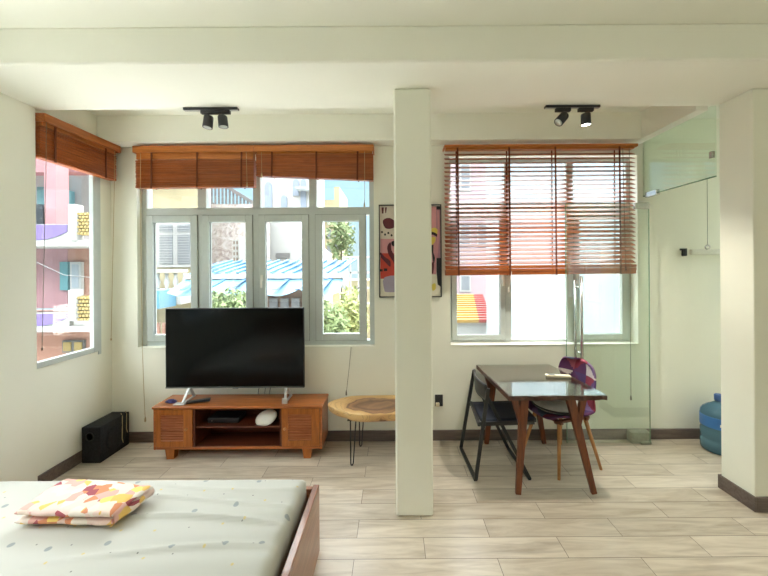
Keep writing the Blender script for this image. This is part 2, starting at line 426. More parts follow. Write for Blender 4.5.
w3 = sempty('window_3', (XL, 2.8, LS[2]), 'corner window in the left wall looking out at the pink house')
b = MB()
X0, X1 = XL - .028, XL + .012
b.box(X0, X1, LS[1] - .05, LS[1], LS[2], LS[3], .003); b.box(X0, X1, LS[0], LS[1] - .05, LS[2], LS[2] + .045, .003); b.box(X0, X1, LS[0], LS[1] - .05, LS[3] - .04, LS[3], .003)
b.box(X0, X1, LS[0], LS[0] + .012, LS[2] + .045, LS[3] - .04)
b.box(XL, XL + .008, LS[1], LS[1] + .03, LS[2] - .03, LS[3], .002)
b.build('window_frame', 'alu', w3)
g = MB(); g.box(XL - .02, XL - .016, LS[0] + .01, LS[1] - .045, LS[2] + .04, LS[3] - .035); g.build('pane', 'pane', w3)

for nm, xc, w in (('added_window_4', XL - .08, LN), ('added_window_5', 4.06, RN), ('added_window_6', 4.06, RB)):  # side windows added out of view to light the room
    r = sempty(nm, (xc, w[0], w[2])); b = MB(); t = .045
    b.box(xc - .03, xc + .03, w[0], w[0] + t, w[2], w[3]); b.box(xc - .03, xc + .03, w[1] - t, w[1], w[2], w[3]); b.box(xc - .03, xc + .03, w[0] + t, w[1] - t, w[2], w[2] + t); b.box(xc - .03, xc + .03, w[0] + t, w[1] - t, w[3] - t, w[3])
    b.box(xc - .025, xc + .025, (w[0] + w[1]) / 2 - .02, (w[0] + w[1]) / 2 + .02, w[2] + t, w[3] - t); b.build('window_frame', 'alu', r)
    b = MB(); b.box(xc - .003, xc + .003, w[0] + t, w[1] - t, w[2] + t, w[3] - t); b.build('pane', 'pane', r)

# ------------------------------------------------------------------ wooden blinds
def blind_back(name, x0, x1, ztop, zv, zbl, zbr, stack_gap, label, open_, tapes, cords):
    """x range, top, valance bottom, bottom of the rail at left and right"""
    y0, y1 = 3.142, 3.196
    r = thing(name, ((x0 + x1) / 2, 3.17, min(zbl, zbr)), label, 'window blind')
    b = MB(); b.box(x0, x1, 3.112, 3.124, zv, ztop, .003, seg=2); b.box(x0, x0 + .01, 3.124, YW, zv, ztop); b.box(x1 - .01, x1, 3.124, YW, zv, ztop)
    b.build('valance', 'wood_val', r)
    b = MB(); b.box(x0 + .015, x1 - .015, 3.14, 3.195, zv - .012 - stack_gap, ztop - .005, .002); b.build('head_rail', 'wood_val', r)
    xa, xb = x0 + .008, x1 - .008
    zb = lambda x: zbl + (zbr - zbl) * (x - xa) / (xb - xa)
    b = MB()
    if open_:
        top = zv - .03; n = 27
        for i in range(n):
            t = (i + .5) / n
            za = top + (zb(xa) + .055 - top) * t; zc = top + (zb(xb) + .055 - top) * t
            tilt = .014
            v = [(xa, y0, za - tilt), (xb, y0, zc - tilt), (xb, y1, zc + tilt), (xa, y1, za + tilt)]
            lo = [b.b.verts.new((p[0], p[1], p[2] - .002)) for p in v]; hi = [b.b.verts.new((p[0], p[1], p[2] + .002)) for p in v]
            b.b.faces.new(lo[::-1]); b.b.faces.new(hi)
            for k in range(4): b.b.faces.new([lo[k], lo[(k + 1) % 4], hi[(k + 1) % 4], hi[k]])
    else:
        top = zv - .018 - stack_gap; bot = .018; n = 24
        for i in range(n):
            t = (i + .5) / n
            za = top + (zb(xa) + bot - top) * t; zc = top + (zb(xb) + bot - top) * t
            j = random.uniform(-.004, .004); th = abs(top - zb(xa)) / n * .33; th2 = abs(top - zb(xb)) / n * .33
            v = [(xa, y0 + j, za), (xb, y0 + j, zc), (xb, y1 + j, zc), (xa, y1 + j, za)]
            tt = [th, th2, th2, th]
            lo = [b.b.verts.new((p[0], p[1], p[2] - q)) for p, q in zip(v, tt)]; hi = [b.b.verts.new((p[0], p[1], p[2] + q)) for p, q in zip(v, tt)]
            b.b.faces.new(lo[::-1]); b.b.faces.new(hi)
            for k in range(4): b.b.faces.new([lo[k], lo[(k + 1) % 4], hi[(k + 1) % 4], hi[k]])
    b.build('slats', 'wood_blind', r)
    rh = .050 if open_ else .016
    b = MB(); b.bar((xa, (y0 + y1) / 2 - .002, zb(xa) + rh / 2), (xb, (y0 + y1) / 2 - .002, zb(xb) + rh / 2), y1 - y0 + .006, rh, bev=.002); b.build('bottom_rail', 'wood_blind', r)
    if open_:
        b = MB()
        for i, dz in enumerate((.0, -.028)): b.bar((xa, y0 - .008, zb(xa) + .085 + dz - .012), (xb, y0 - .008, zb(xb) + .085 + dz - .012), .006, .024)
        b.build('spare_slats', 'wood_blind', r)
    for tx in tapes:
        b = MB(); z = zb(tx) - .006
        b.bar((tx, y0 - .0145 if open_ else y0 - .009, zv + .004), (tx + (0.004 if open_ else -.004), y0 - .0145 if open_ else y0 - .009, z), .016, .002, up=(0, 1, 0)); b.bar((tx, y1 + .004, zv), (tx, y1 + .004, z), .012, .002, up=(0, 1, 0))
        b.build('ladder_tape', 'tape', r)
    for pts, mt in cords:
        b = MB(); b.tube(pts, .0022, 6); p = Vector(pts[-1]); b.lathe([(.002, .03), (.006, .015), (.008, -.012), (.003, -.02)], tuple(p), 10); b.build('pull_cord', mt, r)
    return r

yb = 3.13
blind_back('wooden_blind', -2.372, -1.262, 2.775, 2.715, 2.395, 2.40, .045, 'raised wooden blind left of the television, hanging lower of the pair', False, (-2.21, -1.79, -1.38),
           [([(-2.30, 3.118, 2.71), (-2.305, 3.118, 2.3), (-2.296, 3.12, .93), (-2.30, 3.14, .55), (-2.31, 3.17, .24)], 'cord'), ([(-1.33, 3.118, 2.71), (-1.325, 3.12, 2.41)], 'cord')])
blind_back('wooden_blind', -1.258, -.160, 2.775, 2.715, 2.50, 2.452, .0, 'raised wooden blind beside the pillar, bunched up to the window top', False, (-1.10, -.69, -.31),
           [([(-1.19, 3.118, 2.71), (-1.19, 3.12, 2.50)], 'cord'), ([(-.245, 3.118, 2.71), (-.246, 3.12, 2.28), (-.25, 3.12, 2.22)], 'cord'),
            ([(-.392, 3.22, .895), (-.41, 3.2, .7), (-.435, 3.18, .47)], 'cord_dark')])
blind_back('wooden_blind', .488, 2.262, 2.768, 2.743, 1.568, 1.575, .0, 'lowered wooden blind with open slats above the dining table', True, (.61, 1.085, 1.51, 2.10),
           [([(2.19, 3.128, 2.73), (2.19, 3.127, 1.2), (2.19, 3.127, .43)], 'cord_dark'), ([(2.13, 3.128, 2.73), (2.15, 3.128, 1.62)], 'tape'), ([(1.10, 3.128, 1.60), (1.072, 3.127, 1.43)], 'white')])
# side blind
r = thing('wooden_blind', (-2.60, 2.84, 2.48), 'raised wooden blind on the corner window by the pink house', 'window blind')
b = MB(); b.box(-2.548, -2.536, 2.49, 3.19, 2.735, 2.797, .003); b.box(XL, -2.548, 2.49, 2.50, 2.735, 2.797); b.box(XL, -2.548, 3.18, 3.19, 2.735, 2.797)
b.build('valance', 'wood_val_y', r)
b = MB(); b.box(-2.64, -2.57, 2.505, 3.175, 2.71, 2.79, .002); b.build('head_rail', 'wood_val_y', r)
b = MB(); n = 22
for i in range(n):
    z = 2.705 - (2.705 - 2.495) * (i + .5) / n; j = random.uniform(-.004, .004)
    b.box(-2.632 + j, -2.578 + j, 2.495, 3.185, z - .0036, z + .0036)
b.build('slats', 'wood_blind_y', r)
b = MB(); b.box(-2.634, -2.574, 2.495, 3.185, 2.472, 2.492, .002); b.build('bottom_rail', 'wood_blind_y', r)
for ty in (2.60, 3.06):
    b = MB(); b.box(-2.569, -2.566, ty - .008, ty + .008, 2.465, 2.735); b.build('ladder_tape', 'tape', r)
for ty, zz in ((2.52, 1.06), (3.14, 1.0)):
    b = MB(); b.tube([(-2.555, ty, 2.74), (-2.56, ty, 2.4), (-2.60, ty + .002, zz)], .0018, 6); b.lathe([(.002, .012), (.006, 0), (.004, -.012)], (-2.60, ty + .002, zz), 10); b.build('pull_cord', 'cord_dark' if ty < 3 else 'cord', r)

# ------------------------------------------------------------------ track lights
def track(name, cx, heads, label):
    r = thing(name, (cx, 2.505, 2.83), label, 'ceiling light', 'black track lights on the ceiling')
    b = MB(); b.box(cx - .20, cx + .20, 2.489, 2.523, 2.812, 2.83, .002); b.box(cx - .198, cx + .198, 2.496, 2.516, 2.81, 2.8125, mi=1); b.build('track', ['black_metal', 'silver'], r)
    for hx, tilt, turn, on, ln in heads:
        x = cx + hx
        b = MB(); b.box(x - .055, x + .055, 2.492, 2.520, 2.786, 2.811, .003); b.tube([(x, 2.505, 2.79), (x, 2.505, 2.74)], .006, 8)
        b.build('adapter', 'black_metal', r)
        m = Matrix.Translation((x, 2.505, 2.745)) @ Matrix.Rotation(turn, 4, 'Z') @ Matrix.Rotation(tilt, 4, 'Y')
        b = MB(); b.lathe([(.020, .028), (.030, .024), (.033, .016), (.034, -ln), (.030, -ln), (.029, -ln + .008)], n=24, mat=m)
        h = b.build('lamp_head', 'black_metal', r)
        b = MB(); b.lathe([(.027, -ln + .010), (.028, -ln - .001), (.014, -ln - .004)], n=24, mat=m); b.build('lens', 'lamp_on' if on else 'lamp_off', h)
        if on:
            ld = bpy.data.lights.new('spot', 'SPOT'); ld.energy = 46; ld.color = (1, .93, .8); ld.spot_size = math.radians(110); ld.spot_blend = .6; ld.shadow_soft_size = .03
            lo = bpy.data.objects.new('lamp_glow', ld); COL.objects.link(lo); lo.parent = h
            mm = world(h).inverted() @ m @ Matrix.Translation((0, 0, -ln - .012)); lo.matrix_local = mm
lx, _ = W(211, 107, 2.505)
track('track_light', lx, ((-.02, .12, .6, False, .062), (.085, -.10, 0, False, .056)), 'black track with two spotlights above the television, both off')
lx, _ = W(572, 106, 2.505)
track('track_light', lx, ((-.068, .75, .2, False, .058), (.10, -.12, .9, True, .055)), 'black track with two spotlights above the dining table, one lit')

# ------------------------------------------------------------------ tv cabinet
cx0, cx1, cy0, cy1, cz0, cz1 = -2.06, -.61, 2.92, 3.195, .09, .467
cab = thing('tv_cabinet', ((cx0 + cx1) / 2, (cy0 + cy1) / 2, 0), 'low brown wooden cabinet with two louvered doors under the television', 'cabinet')
b = MB()
b.box(cx0 - .008, cx1 + .008, cy0 - .012, cy1, cz1 - .026, cz1, .010, seg=3)
b.build('cabinet_top', 'wood_cab', cab)
b = MB()
zt = cz1 - .026
b.box(cx0, cx0 + .02, cy0, cy1, cz0, zt, .003); b.box(cx1 - .02, cx1, cy0, cy1, cz0, zt, .003)
b.box(cx0 + .02, cx1 - .02, cy0 + .004, cy1, cz0, cz0 + .022, .002)
b.build('body', 'wood_cab', cab)
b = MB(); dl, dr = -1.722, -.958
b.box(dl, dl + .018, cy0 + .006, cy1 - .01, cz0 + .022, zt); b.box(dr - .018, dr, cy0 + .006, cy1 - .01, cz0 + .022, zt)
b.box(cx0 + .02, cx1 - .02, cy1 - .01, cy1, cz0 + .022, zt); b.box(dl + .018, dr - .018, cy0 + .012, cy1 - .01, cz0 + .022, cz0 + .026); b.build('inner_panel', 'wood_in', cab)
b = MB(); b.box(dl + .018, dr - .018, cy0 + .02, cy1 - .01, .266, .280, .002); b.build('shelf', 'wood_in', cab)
for x0, x1, lx0, lx1, kx in ((cx0 + .022, dl - .002, -1.995, -1.80, -1.765), (dr + .002, cx1 - .022, -.90, -.70, -.925)):
    z0, z1 = cz0 + .026, zt - .002
    b = MB(); y0, y1 = cy0 - .004, cy0 + .014
    b.box(x0, lx0, y0, y1, z0, z1, .002); b.box(lx1, x1, y0, y1, z0, z1, .002); b.box(lx0, lx1, y0, y1, z0, z0 + .05, .002); b.box(lx0, lx1, y0, y1, z1 - .05, z1, .002)
    d = b.build('door', 'wood_cab_v', cab)
    b = MB(); nn = 10
    for i in range(nn):
        z = z0 + .05 + (z1 - z0 - .1) * (i + .5) / nn
        b.bar((lx0 - .002, cy0 + .006, z), (lx1 + .002, cy0 + .006, z), .020, .006, up=(0, -.5, 1))
    b.box(lx0, lx1, cy0 + .016, cy0 + .019, z0 + .04, z1 - .04)
    b.build('louvers', 'wood_lou', d)
    b = MB(); b.lathe([(.005, 0), (.005, .012), (.012, .018), (.012, .024), (.006, .028)], (kx, y0, .276), 16, mat=Matrix.Rotation(PI / 2, 4, 'X')); b.build('knob', 'wood_dowel', d)
for lx, sy in ((-1.93, 0), (-.745, 0), (-1.93, 1), (-.745, 1)):
    yy = cy0 + .05 if not sy else cy1 - .05
    b = MB()
    m = Matrix.Translation((lx, yy, 0))
    top, bot = .042, .030
    vs = [(-top, -top * .8, cz0), (top, -top * .8, cz0), (top, top * .8, cz0), (-top, top * .8, cz0), (-bot, -bot, 0), (bot, -bot, 0), (bot, bot, 0), (-bot, bot, 0)]
    vv = [b.b.verts.new(m @ Vector(p)) for p in vs]
    for q in ((0, 1, 2, 3), (4, 5, 6, 7), (0, 1, 5, 4), (1, 2, 6, 5), (2, 3, 7, 6), (3, 0, 4, 7)): b.b.faces.new([vv[k] for k in q])
    b.build('leg', 'wood_cab_v', cab)

# tv
ty = 3.05
tv = thing('television', (-1.41, ty, cz1), 'large black flat screen television standing on the wooden cabinet', 'television')
b = MB(); b.box(-2.03, -.79, ty - .012, ty + .012, .578, 1.293, .004, seg=2); b.box(-1.85, -.97, ty + .012, ty + .06, .60, .98, .02, seg=2); b.build('housing', 'black', tv)
b = MB(); b.box(-2.021, -.799, ty - .0135, ty - .011, .594, 1.285); b.build('screen', 'screen', tv)
b = MB(); b.box(-2.03, -.79, ty - .015, ty - .011, .578, .588, .001); b.box(-1.43, -1.38, ty - .016, ty - .012, .574, .58); b.build('bottom_trim', 'alu_dark', tv)
for fx, s in ((-1.83, -1), (-.945, 1)):
    b = MB()
    b.bar((fx - s * .01, ty, .59), (fx + s * .005, ty - .085, cz1 + .007), .022, .010, bev=.002)
    b.bar((fx - s * .01, ty, .59), (fx + s * .005, ty + .09, cz1 + .007), .022, .010, bev=.002)
    b.bar((fx + s * .005, ty - .10, cz1 + .0045), (fx + s * .005, ty + .10, cz1 + .0045), .022, .009, bev=.002)
    if s > 0:
        b.box(fx - .02, fx + .03, ty - .10, ty - .088, cz1, cz1 + .05, .004)
    b.build('foot', 'silver', tv)
# small things on and in the cabinet
r = thing('remote_control', (-1.74, 2.99, cz1), 'long black remote control lying slanted by the television foot', 'remote control')
b = MB(); b.bar((-1.80, 2.965, cz1 + .012), (-1.62, 3.02, cz1 + .020), .042, .020, bev=.005); b.build('body', 'black', r)
b = MB()
for k in range(6):
    t = .12 + k * .14
    for o in (-.01, .01):
        c = Vector((-1.80, 2.965, cz1 + .0225)).lerp(Vector((-1.62, 3.02, cz1 + .0305)), t) + Vector((-.28, .95, 0)) * o
        b.box(c.x - .006, c.x + .006, c.y - .004, c.y + .004, c.z - .001, c.z + .002, .001)
b.build('buttons', 'alu_dark', r)
b = MB(); pts = []
for k in range(50):
    a = k * .62; rr = .022 + .010 * math.sin(k * .9)
    pts.append((-1.955 + rr * 1.6 * math.cos(a), 3.0 + rr * math.sin(a), cz1 + .006 + .012 * k / 50))
b.tube(pts, .004, 6); tag(b.build('cable_coil', 'blueblob'), 'small blue purple coiled cable on the left end of cabinet top', 'cable')
b = MB(); b.box(-1.90, -1.80, 2.93, 2.985, cz1, cz1 + .010, .003, mat=None); tag(b.build('adapter_box', 'silver'), 'small flat grey adapter beside the slanted black remote', 'adapter')
b = MB()
for k, px in enumerate((-1.235, -1.175, -1.13)):
    b.tube([(px + .02, ty + .075, .60), (px, ty + .08, .53), (px - .02, ty + .12, .475)], .003, 6)
tag(b.build('television_cables', 'black'), 'thin black cables hanging down behind the television', 'cable')
r = thing('set_top_box', (-1.50, 3.05, .28), 'dark box with a small light on the upper shelf of the cabinet', 'electronics box')
b = MB(); b.box(-1.64, -1.36, 3.0, 3.16, .282, .325, .006); b.build('body', 'black', r)
b = MB(); b.box(-1.60, -1.595, 2.998, 3.001, .30, .305); b.build('indicator', 'white', r)
# oval white router leaning on the shelf
m = Matrix.Translation((-1.115, 2.99, .332)) @ Matrix.Rotation(-.33, 4, 'Y') @ Matrix.Rotation(.95, 4, 'X') @ Matrix.Scale(1.5, 4, (1, 0, 0))
b = MB(); b.lathe([(.02, .014), (.055, .012), (.066, .004), (.066, -.004), (.055, -.012), (.02, -.014)], n=40, mat=m)
ob = b.build('oval_router', 'white'); tag(ob, 'white oval router leaning at the right end of cabinet shelf', 'router')
b = MB(); b.box(-1.17, -1.0, 3.08, 3.16, .281, .375, .004); tag(b.build('black_box', 'black'), 'dark box behind the white oval router on the shelf', 'box')

# ------------------------------------------------------------------ speaker in the corner
sp = thing('speaker', (-2.565, 3.04, 0), 'black carpeted speaker box on the floor in the left corner', 'speaker')
b = MB(); b.box(-2.645, -2.485, 2.885, 3.205, 0, .305, .006, seg=2); b.build('cabinet', 'blackfab', sp)
b = MB(); b.lathe([(.036, 0), (.036, .004), (.028, .004), (.026, -.03)], (-2.575, 2.885, .225), 24, mat=Matrix.Rotation(PI / 2, 4, 'X')); b.build('port', 'black', sp)
b = MB(); b.lathe([(.11, 0), (.11, .006), (.09, .008), (.02, .004)], (-2.485, 3.05, .15), 32, mat=Matrix.Rotation(PI / 2, 4, 'Y')); b.build('grille', 'blackfab', sp)
for k, (yy, zz) in enumerate(((3.10, .10), (3.15, .17))):
    b = MB(); b.tube([(-2.52, yy + .05, .31), (-2.483, yy + .02, .30), (-2.470, yy, zz), (-2.468, yy + .01, zz - .04)], .003, 6)
    tag(b.build('speaker_cable', 'cord'), ('longer' if k == 0 else 'shorter') + ' pale cable drooping over the black speaker box', 'cable')

# ------------------------------------------------------------------ live edge table
lt = thing('live_edge_table', (-.14, 2.98, 0), 'low live edge wooden slab table on black hairpin legs by pillar', 'table')
out = []
base = [(-.575, 3.03), (-.56, 2.96), (-.50, 2.90), (-.42, 2.85), (-.36, 2.80), (-.26, 2.775), (-.12, 2.78), (0, 2.79), (.14, 2.80), (.26, 2.86), (.30, 2.96), (.28, 3.08), (.18, 3.17), (.05, 3.20), (-.08, 3.205), (-.22, 3.20), (-.34, 3.195), (-.44, 3.17), (-.53, 3.10)]
nb = len(base)
for i in range(nb):   # closed Catmull-Rom
    p0, p1, p2, p3 = (Vector(base[(i + k - 1) % nb]) for k in range(4))
    for t in (0, .25, .5, .75):
        out.append(.5 * ((2 * p1) + (p2 - p0) * t + (2 * p0 - 5 * p1 + 4 * p2 - p3) * t * t + (3 * p1 - p0 - 3 * p2 + p3) * t ** 3))
cc = Vector((-.14, 2.99))
b = MB(); rings = []
for z, sc in ((.445, .975), (.443, .99), (.434, 1.0), (.405, .985), (.385, .94), (.376, .90)):
    rings.append([b.b.verts.new((*(cc + (p - cc) * (sc * (1 + (.012 * noise.noise(Vector((p.x * 9, p.y * 9, z * 40))))))), z)) for p in out])
for A, B_ in zip(rings, rings[1:]):
    for k in range(len(A)):
        f = b.b.faces.new([A[k], A[(k + 1) % len(A)], B_[(k + 1) % len(A)], B_[k]]); f.smooth = True; f.material_index = 0
b.b.faces.new(rings[0]); b.b.faces.new(rings[-1][::-1])
b.build('slab_top', 'slab', lt)
for lx, ly in ((-.345, 2.83), (-.30, 3.13), (.17, 2.88), (.17, 3.12)):
    b = MB(); fx = lx - .005; 
    ox, oy = (.022, .0)
    b.tube([(lx + .035, ly + .02, .378), (lx + .012, ly - .002, .02), (lx + .004, ly - .006, .006), (lx - .004, ly - .006, .006), (lx - .008, ly - .002, .02), (lx - .012, ly + .02, .378)], .0055, 8)
    b.box(lx - .035, lx + .06, ly - .005, ly + .045, .372, .380)
    b.build('hairpin_leg', 'black_metal', lt)

# wall socket
r = thing('wall_socket', (.437, YW, .37), 'black wall socket with plug low on the wall beside pillar', 'socket')
b = MB(); b.box(.40, .475, YW - .012, YW, .325, .435, .004); b.build('plate', 'black', r)
b = MB(); b.box(.405, .44, YW - .035, YW - .011, .33, .365, .004); b.build('plug', 'ivory', r)

# ------------------------------------------------------------------ picture
pr = thing('framed_picture', (.171, YW, 1.365), 'modern collage picture in thin dark frame, half hidden by pillar', 'picture')
px0, _ = W(379, 250, YW); px1, _ = W(441, 250, YW); _, pz1 = W(410, 205, YW); _, pz0 = W(410, 297, YW)
b = MB(); frame_rect(b, px0, px1, pz0, pz1, YW - .03, YW, .008, bev=.001); b.build('frame', 'black', pr)
arts = {'ground': srgb(216, 204, 190), 'pink': srgb(206, 146, 150), 'maroon': srgb(92, 30, 42), 'red': srgb(196, 66, 50), 'lilac': srgb(160, 150, 170), 'yellow': srgb(222, 200, 90), 'ink': srgb(34, 26, 32), 'mauve': srgb(176, 126, 142), 'cream': srgb(226, 220, 202), 'salmon': srgb(220, 140, 124)}
for k, c in arts.items(): M['art_' + k] = plain('print ' + k, c, .6)
ks = list(arts); b = MB(); b.box(px0 + .006, px1 - .006, YW - .012, YW - .004, pz0 + .006, pz1 - .006)
lay = [0]
def shape(k, pts, smooth=True):
    lay[0] += 1; y = YW - .012 - lay[0] * .00025
    P = [W(370 + u / 5.238, 195 + v / 5.238, YW) for u, v in pts]
    if smooth:
        Q = []; n = len(P)
        for i in range(n):
            a0, a1, a2, a3 = (Vector(P[(i + q - 1) % n]) for q in range(4))
            for t in (0, .33, .66): Q.append(.5 * ((2 * a1) + (a2 - a0) * t + (2 * a0 - 5 * a1 + 4 * a2 - a3) * t * t + (3 * a1 - a0 - 3 * a2 + a3) * t ** 3))
        P = Q
    f = b.b.faces.new([b.b.verts.new((p[0], y, p[1])) for p in P]); f.material_index = ks.index(k)
R = lambda u0, v0, u1, v1: [(u0, v0), (u1, v0), (u1, v1), (u0, v1)]
shape('pink', R(54, 230, 200, 310), 0); shape('red', R(54, 305, 136, 440), 0); shape('cream', R(54, 438, 240, 528), 0)
shape('mauve', R(318, 66, 366, 330), 0); shape('pink', R(300, 62, 345, 420), 0); shape('cream', R(240, 415, 366, 528), 0); shape('salmon', R(150, 90, 260, 260), 0); shape('lilac', R(150, 260, 300, 430), 0)
shape('maroon', [(66, 140), (80, 124), (105, 122), (128, 138), (132, 165), (105, 178), (78, 172)])
shape('maroon', [(60, 66), (72, 66), (70, 98), (62, 98)], 0); shape('maroon', [(78, 66), (88, 66), (84, 95), (79, 95)], 0)
for q in ((62, 195), (78, 208), (95, 200), (112, 212)): shape('ink', [(q[0] - 5, q[1]), (q[0], q[1] - 7), (q[0] + 6, q[1]), (q[0], q[1] + 6)])
shape('maroon', [(54, 300), (75, 322), (100, 340), (108, 355), (104, 376), (80, 352), (56, 325)])
shape('maroon', [(90, 270), (108, 248), (112, 290), (135, 330), (140, 380), (115, 340), (96, 310)])
shape('ink', [(112, 245), (140, 240), (140, 262), (118, 268)]); shape('ink', R(50, 388, 66, 400), 0); shape('ink', R(72, 384, 90, 398), 0)
shape('red', R(108, 352, 124, 430), 0); shape('lilac', [(76, 430), (180, 428), (182, 500), (150, 506), (90, 508), (74, 495)])
shape('maroon', [(150, 120), (200, 90), (250, 140), (240, 220), (190, 240), (155, 190)]); shape('ink', [(190, 300), (250, 290), (260, 360), (210, 380)])
shape('ink', R(346, 60, 368, 78), 0); shape('yellow', [(318, 180), (338, 172), (356, 188), (352, 212), (330, 205), (316, 200)])
shape('ink', [(318, 194), (338, 198), (356, 212), (350, 220), (330, 210), (316, 206)]); shape('yellow', [(314, 225), (340, 222), (338, 245), (320, 262)])
shape('ink', [(318, 270), (330, 262), (330, 300), (338, 330), (332, 360), (326, 330), (322, 300)]); shape('maroon', [(320, 360), (333, 355), (330, 405), (322, 410)])
shape('ink', [(346, 330), (368, 330), (368, 480), (352, 468), (346, 400)], 0); shape('yellow', [(322, 470), (340, 462), (342, 490), (326, 500)])
shape('pink', [(350, 90), (358, 90), (362, 200), (350, 330), (344, 280), (352, 180)])
b.build('print', ['art_' + k for k in ks], pr)

# ------------------------------------------------------------------ dining table
tb = thing('dining_table', (1.155, 2.82, 0), 'dark wooden dining table with a glass top below the lowered blind', 'table')
FL, FR, BR, BL = (.828, 2.425), (1.532, 2.428), (1.478, 3.205), (.788, 3.205)
zt0, zt1 = .688, .722
b = MB(); edge = []
def lerp2(a, c, t): return (a[0] + (c[0] - a[0]) * t, a[1] + (c[1] - a[1]) * t)
poly = []
for k in range(24):
    p = lerp2(FL, FR, k / 24); poly.append((p[0], p[1] + (.006 * math.sin(k * 1.7) + .004 * math.sin(k * .6) if k else 0) + .004))
poly += [FR, BR, BL]
b.prism(poly, zt0, zt1 - .002); b.build('table_top', 'wood_table', tb)
b = MB(); b.prism([(FL[0] + .004, FL[1] + .002), (FR[0] - .004, FR[1] + .002), (BR[0] - .004, BR[1] - .004), (BL[0] + .004, BL[1] - .004)], zt1 - .0005, zt1 + .0065)
b.build('glass_top', 'table_glass', tb)
for (tx, fx, yy, s, fy) in ((.965, .902, 2.50, -1, 2.462), (1.30, 1.452, 2.50, 1, 2.462), (.93, .868, 3.12, -1, 3.165), (1.275, 1.405, 3.12, 1, 3.165)):
    b = MB(); b.bar((tx, yy, zt0), (fx, fy, .0), .062, .040, up=(0, 1, 0), taper=.62, bev=.003)
    # short fork branch
    k = Vector((tx, yy, zt0)).lerp(Vector((fx, fy, 0)), .33)
    b.bar((tx + (.10 if s > 0 else -.075), yy, zt0), (k.x, k.y, k.z), .046, .034, up=(0, 1, 0), taper=.7, bev=.002)
    b.build('leg', 'wood_leg', tb)
b = MB(); b.bar((.95, 2.50, zt0 - .018), (.92, 3.12, zt0 - .018), .03, .034); b.bar((1.31, 2.50, zt0 - .018), (1.28, 3.12, zt0 - .018), .03, .034); b.bar((.92, 3.10, zt0 - .02), (1.30, 3.10, zt0 - .02), .02, .036)
b.build('apron', 'wood_leg', tb)
# remote on the table
_, _z = W(558, 378, 2.8)
r = thing('remote_control', (1.37, 2.80, zt1), 'ivory air conditioner remote lying on the glass table top', 'remote control')
b = MB(); b.bar((1.268, 2.825, zt1 + .018), (1.462, 2.795, zt1 + .018), .048, .022, bev=.007); b.build('body', 'ivory', r)
b = MB(); b.bar((1.29, 2.821, zt1 + .0285), (1.34, 2.813, zt1 + .0285), .03, .002); b.build('display', 'alu_dark', r)

# ------------------------------------------------------------------ black folding chair
fc = thing('folding_chair', (.85, 2.84, 0), 'black metal folding chair tucked at the left side of table', 'chair')
NF, FF = (.632, 2.61), (.612, 3.07); NT, FT = (.742, 2.645, .70), (.728, 3.04, .725)
b = MB(); b.bar((*NF, .012), NT, .018, .028, up=(1, 0, 0), bev=.003); b.build('leg', 'chair_metal', fc)
b = MB(); b.bar((*FF, .012), FT, .018, .028, up=(1, 0, 0), bev=.003); b.build('leg', 'chair_metal', fc)
b = MB(); b.bar((*NF, .012), (*FF, .012), .026, .024, bev=.003); b.build('rear_runner', 'chair_metal', fc)
b = MB(); b.bar((.745, 2.67, .62), (1.05, 2.615, .012), .018, .026, up=(1, 0, 0), bev=.003); b.build('leg', 'chair_metal', fc)
b = MB(); b.bar((.735, 3.02, .62), (1.035, 3.06, .012), .018, .026, up=(1, 0, 0), bev=.003); b.build('leg', 'chair_metal', fc)
b = MB(); b.bar((1.05, 2.615, .012), (1.035, 3.06, .012), .024, .022, bev=.003); b.build('front_runner', 'chair_metal', fc)
def backfn(u, v):
    y = 2.645 + (3.04 - 2.645) * u
    bow = .035 * math.sin(PI * u)
    return Vector((.735 - bow - .012 * v, y, .60 + .135 * v - .01 * (1 - u)))
b = MB(); b.grid(backfn, 12, 5); ob = b.build('backrest', 'chair_metal', fc)
md = ob.modifiers.new('t', 'SOLIDIFY'); md.thickness = .012
b = MB()
def seatfn(u, v):
    return Vector((.70 + .42 * u, 2.66 + .36 * v, .440 + .02 * u - .012 * math.sin(PI * v) * math.sin(PI * u)))
b.grid(seatfn, 10, 8); ob = b.build('seat', 'navy', fc)
md = ob.modifiers.new('t', 'SOLIDIFY'); md.thickness = .03; md.offset = -1
b = MB(); b.bar((.665, 2.625, .43), (.70, 3.04, .43), .02, .03); b.bar((.68, 2.645, .425), (1.10, 2.648, .435), .014, .03); b.bar((.68, 3.032, .425), (1.10, 3.034, .435), .014, .03)
b.build('seat_frame', 'chair_metal', fc)

# ------------------------------------------------------------------ patchwork shell chair
pc = thing('patchwork_chair', (1.415, 2.885, 0), 'patchwork shell chair with purple triangles and wooden legs, right of table', 'chair', rz=math.radians(17.6))
cols = {'plum': srgb(96, 50, 92), 'maroon': srgb(138, 46, 66), 'lilac': srgb(128, 100, 140), 'cream': srgb(226, 212, 208), 'slate': srgb(90, 96, 116), 'rose': srgb(164, 84, 100), 'violet': srgb(84, 60, 110)}
for k, c in cols.items(): M['patch_' + k] = plain('patch ' + k, c, .85, 0, 60, .08, .2)
pk = list(cols)
prof = [(-.235, .425), (-.21, .445), (-.12, .437), (0, .428), (.09, .43), (.155, .455), (.19, .52), (.21, .62), (.225, .72), (.236, .80), (.238, .832)]
def pf(v):
    t = v * (len(prof) - 1); i = min(int(t), len(prof) - 2); f = t - i
    g = [Vector(prof[max(0, min(len(prof) - 1, i + k - 1))]) for k in range(4)]
    return .5 * ((2 * g[1]) + (g[2] - g[0]) * f + (2 * g[0] - 5 * g[1] + 4 * g[2] - g[3]) * f * f + (3 * g[1] - g[0] - 3 * g[2] + g[3]) * f ** 3)
LM = world(pc)
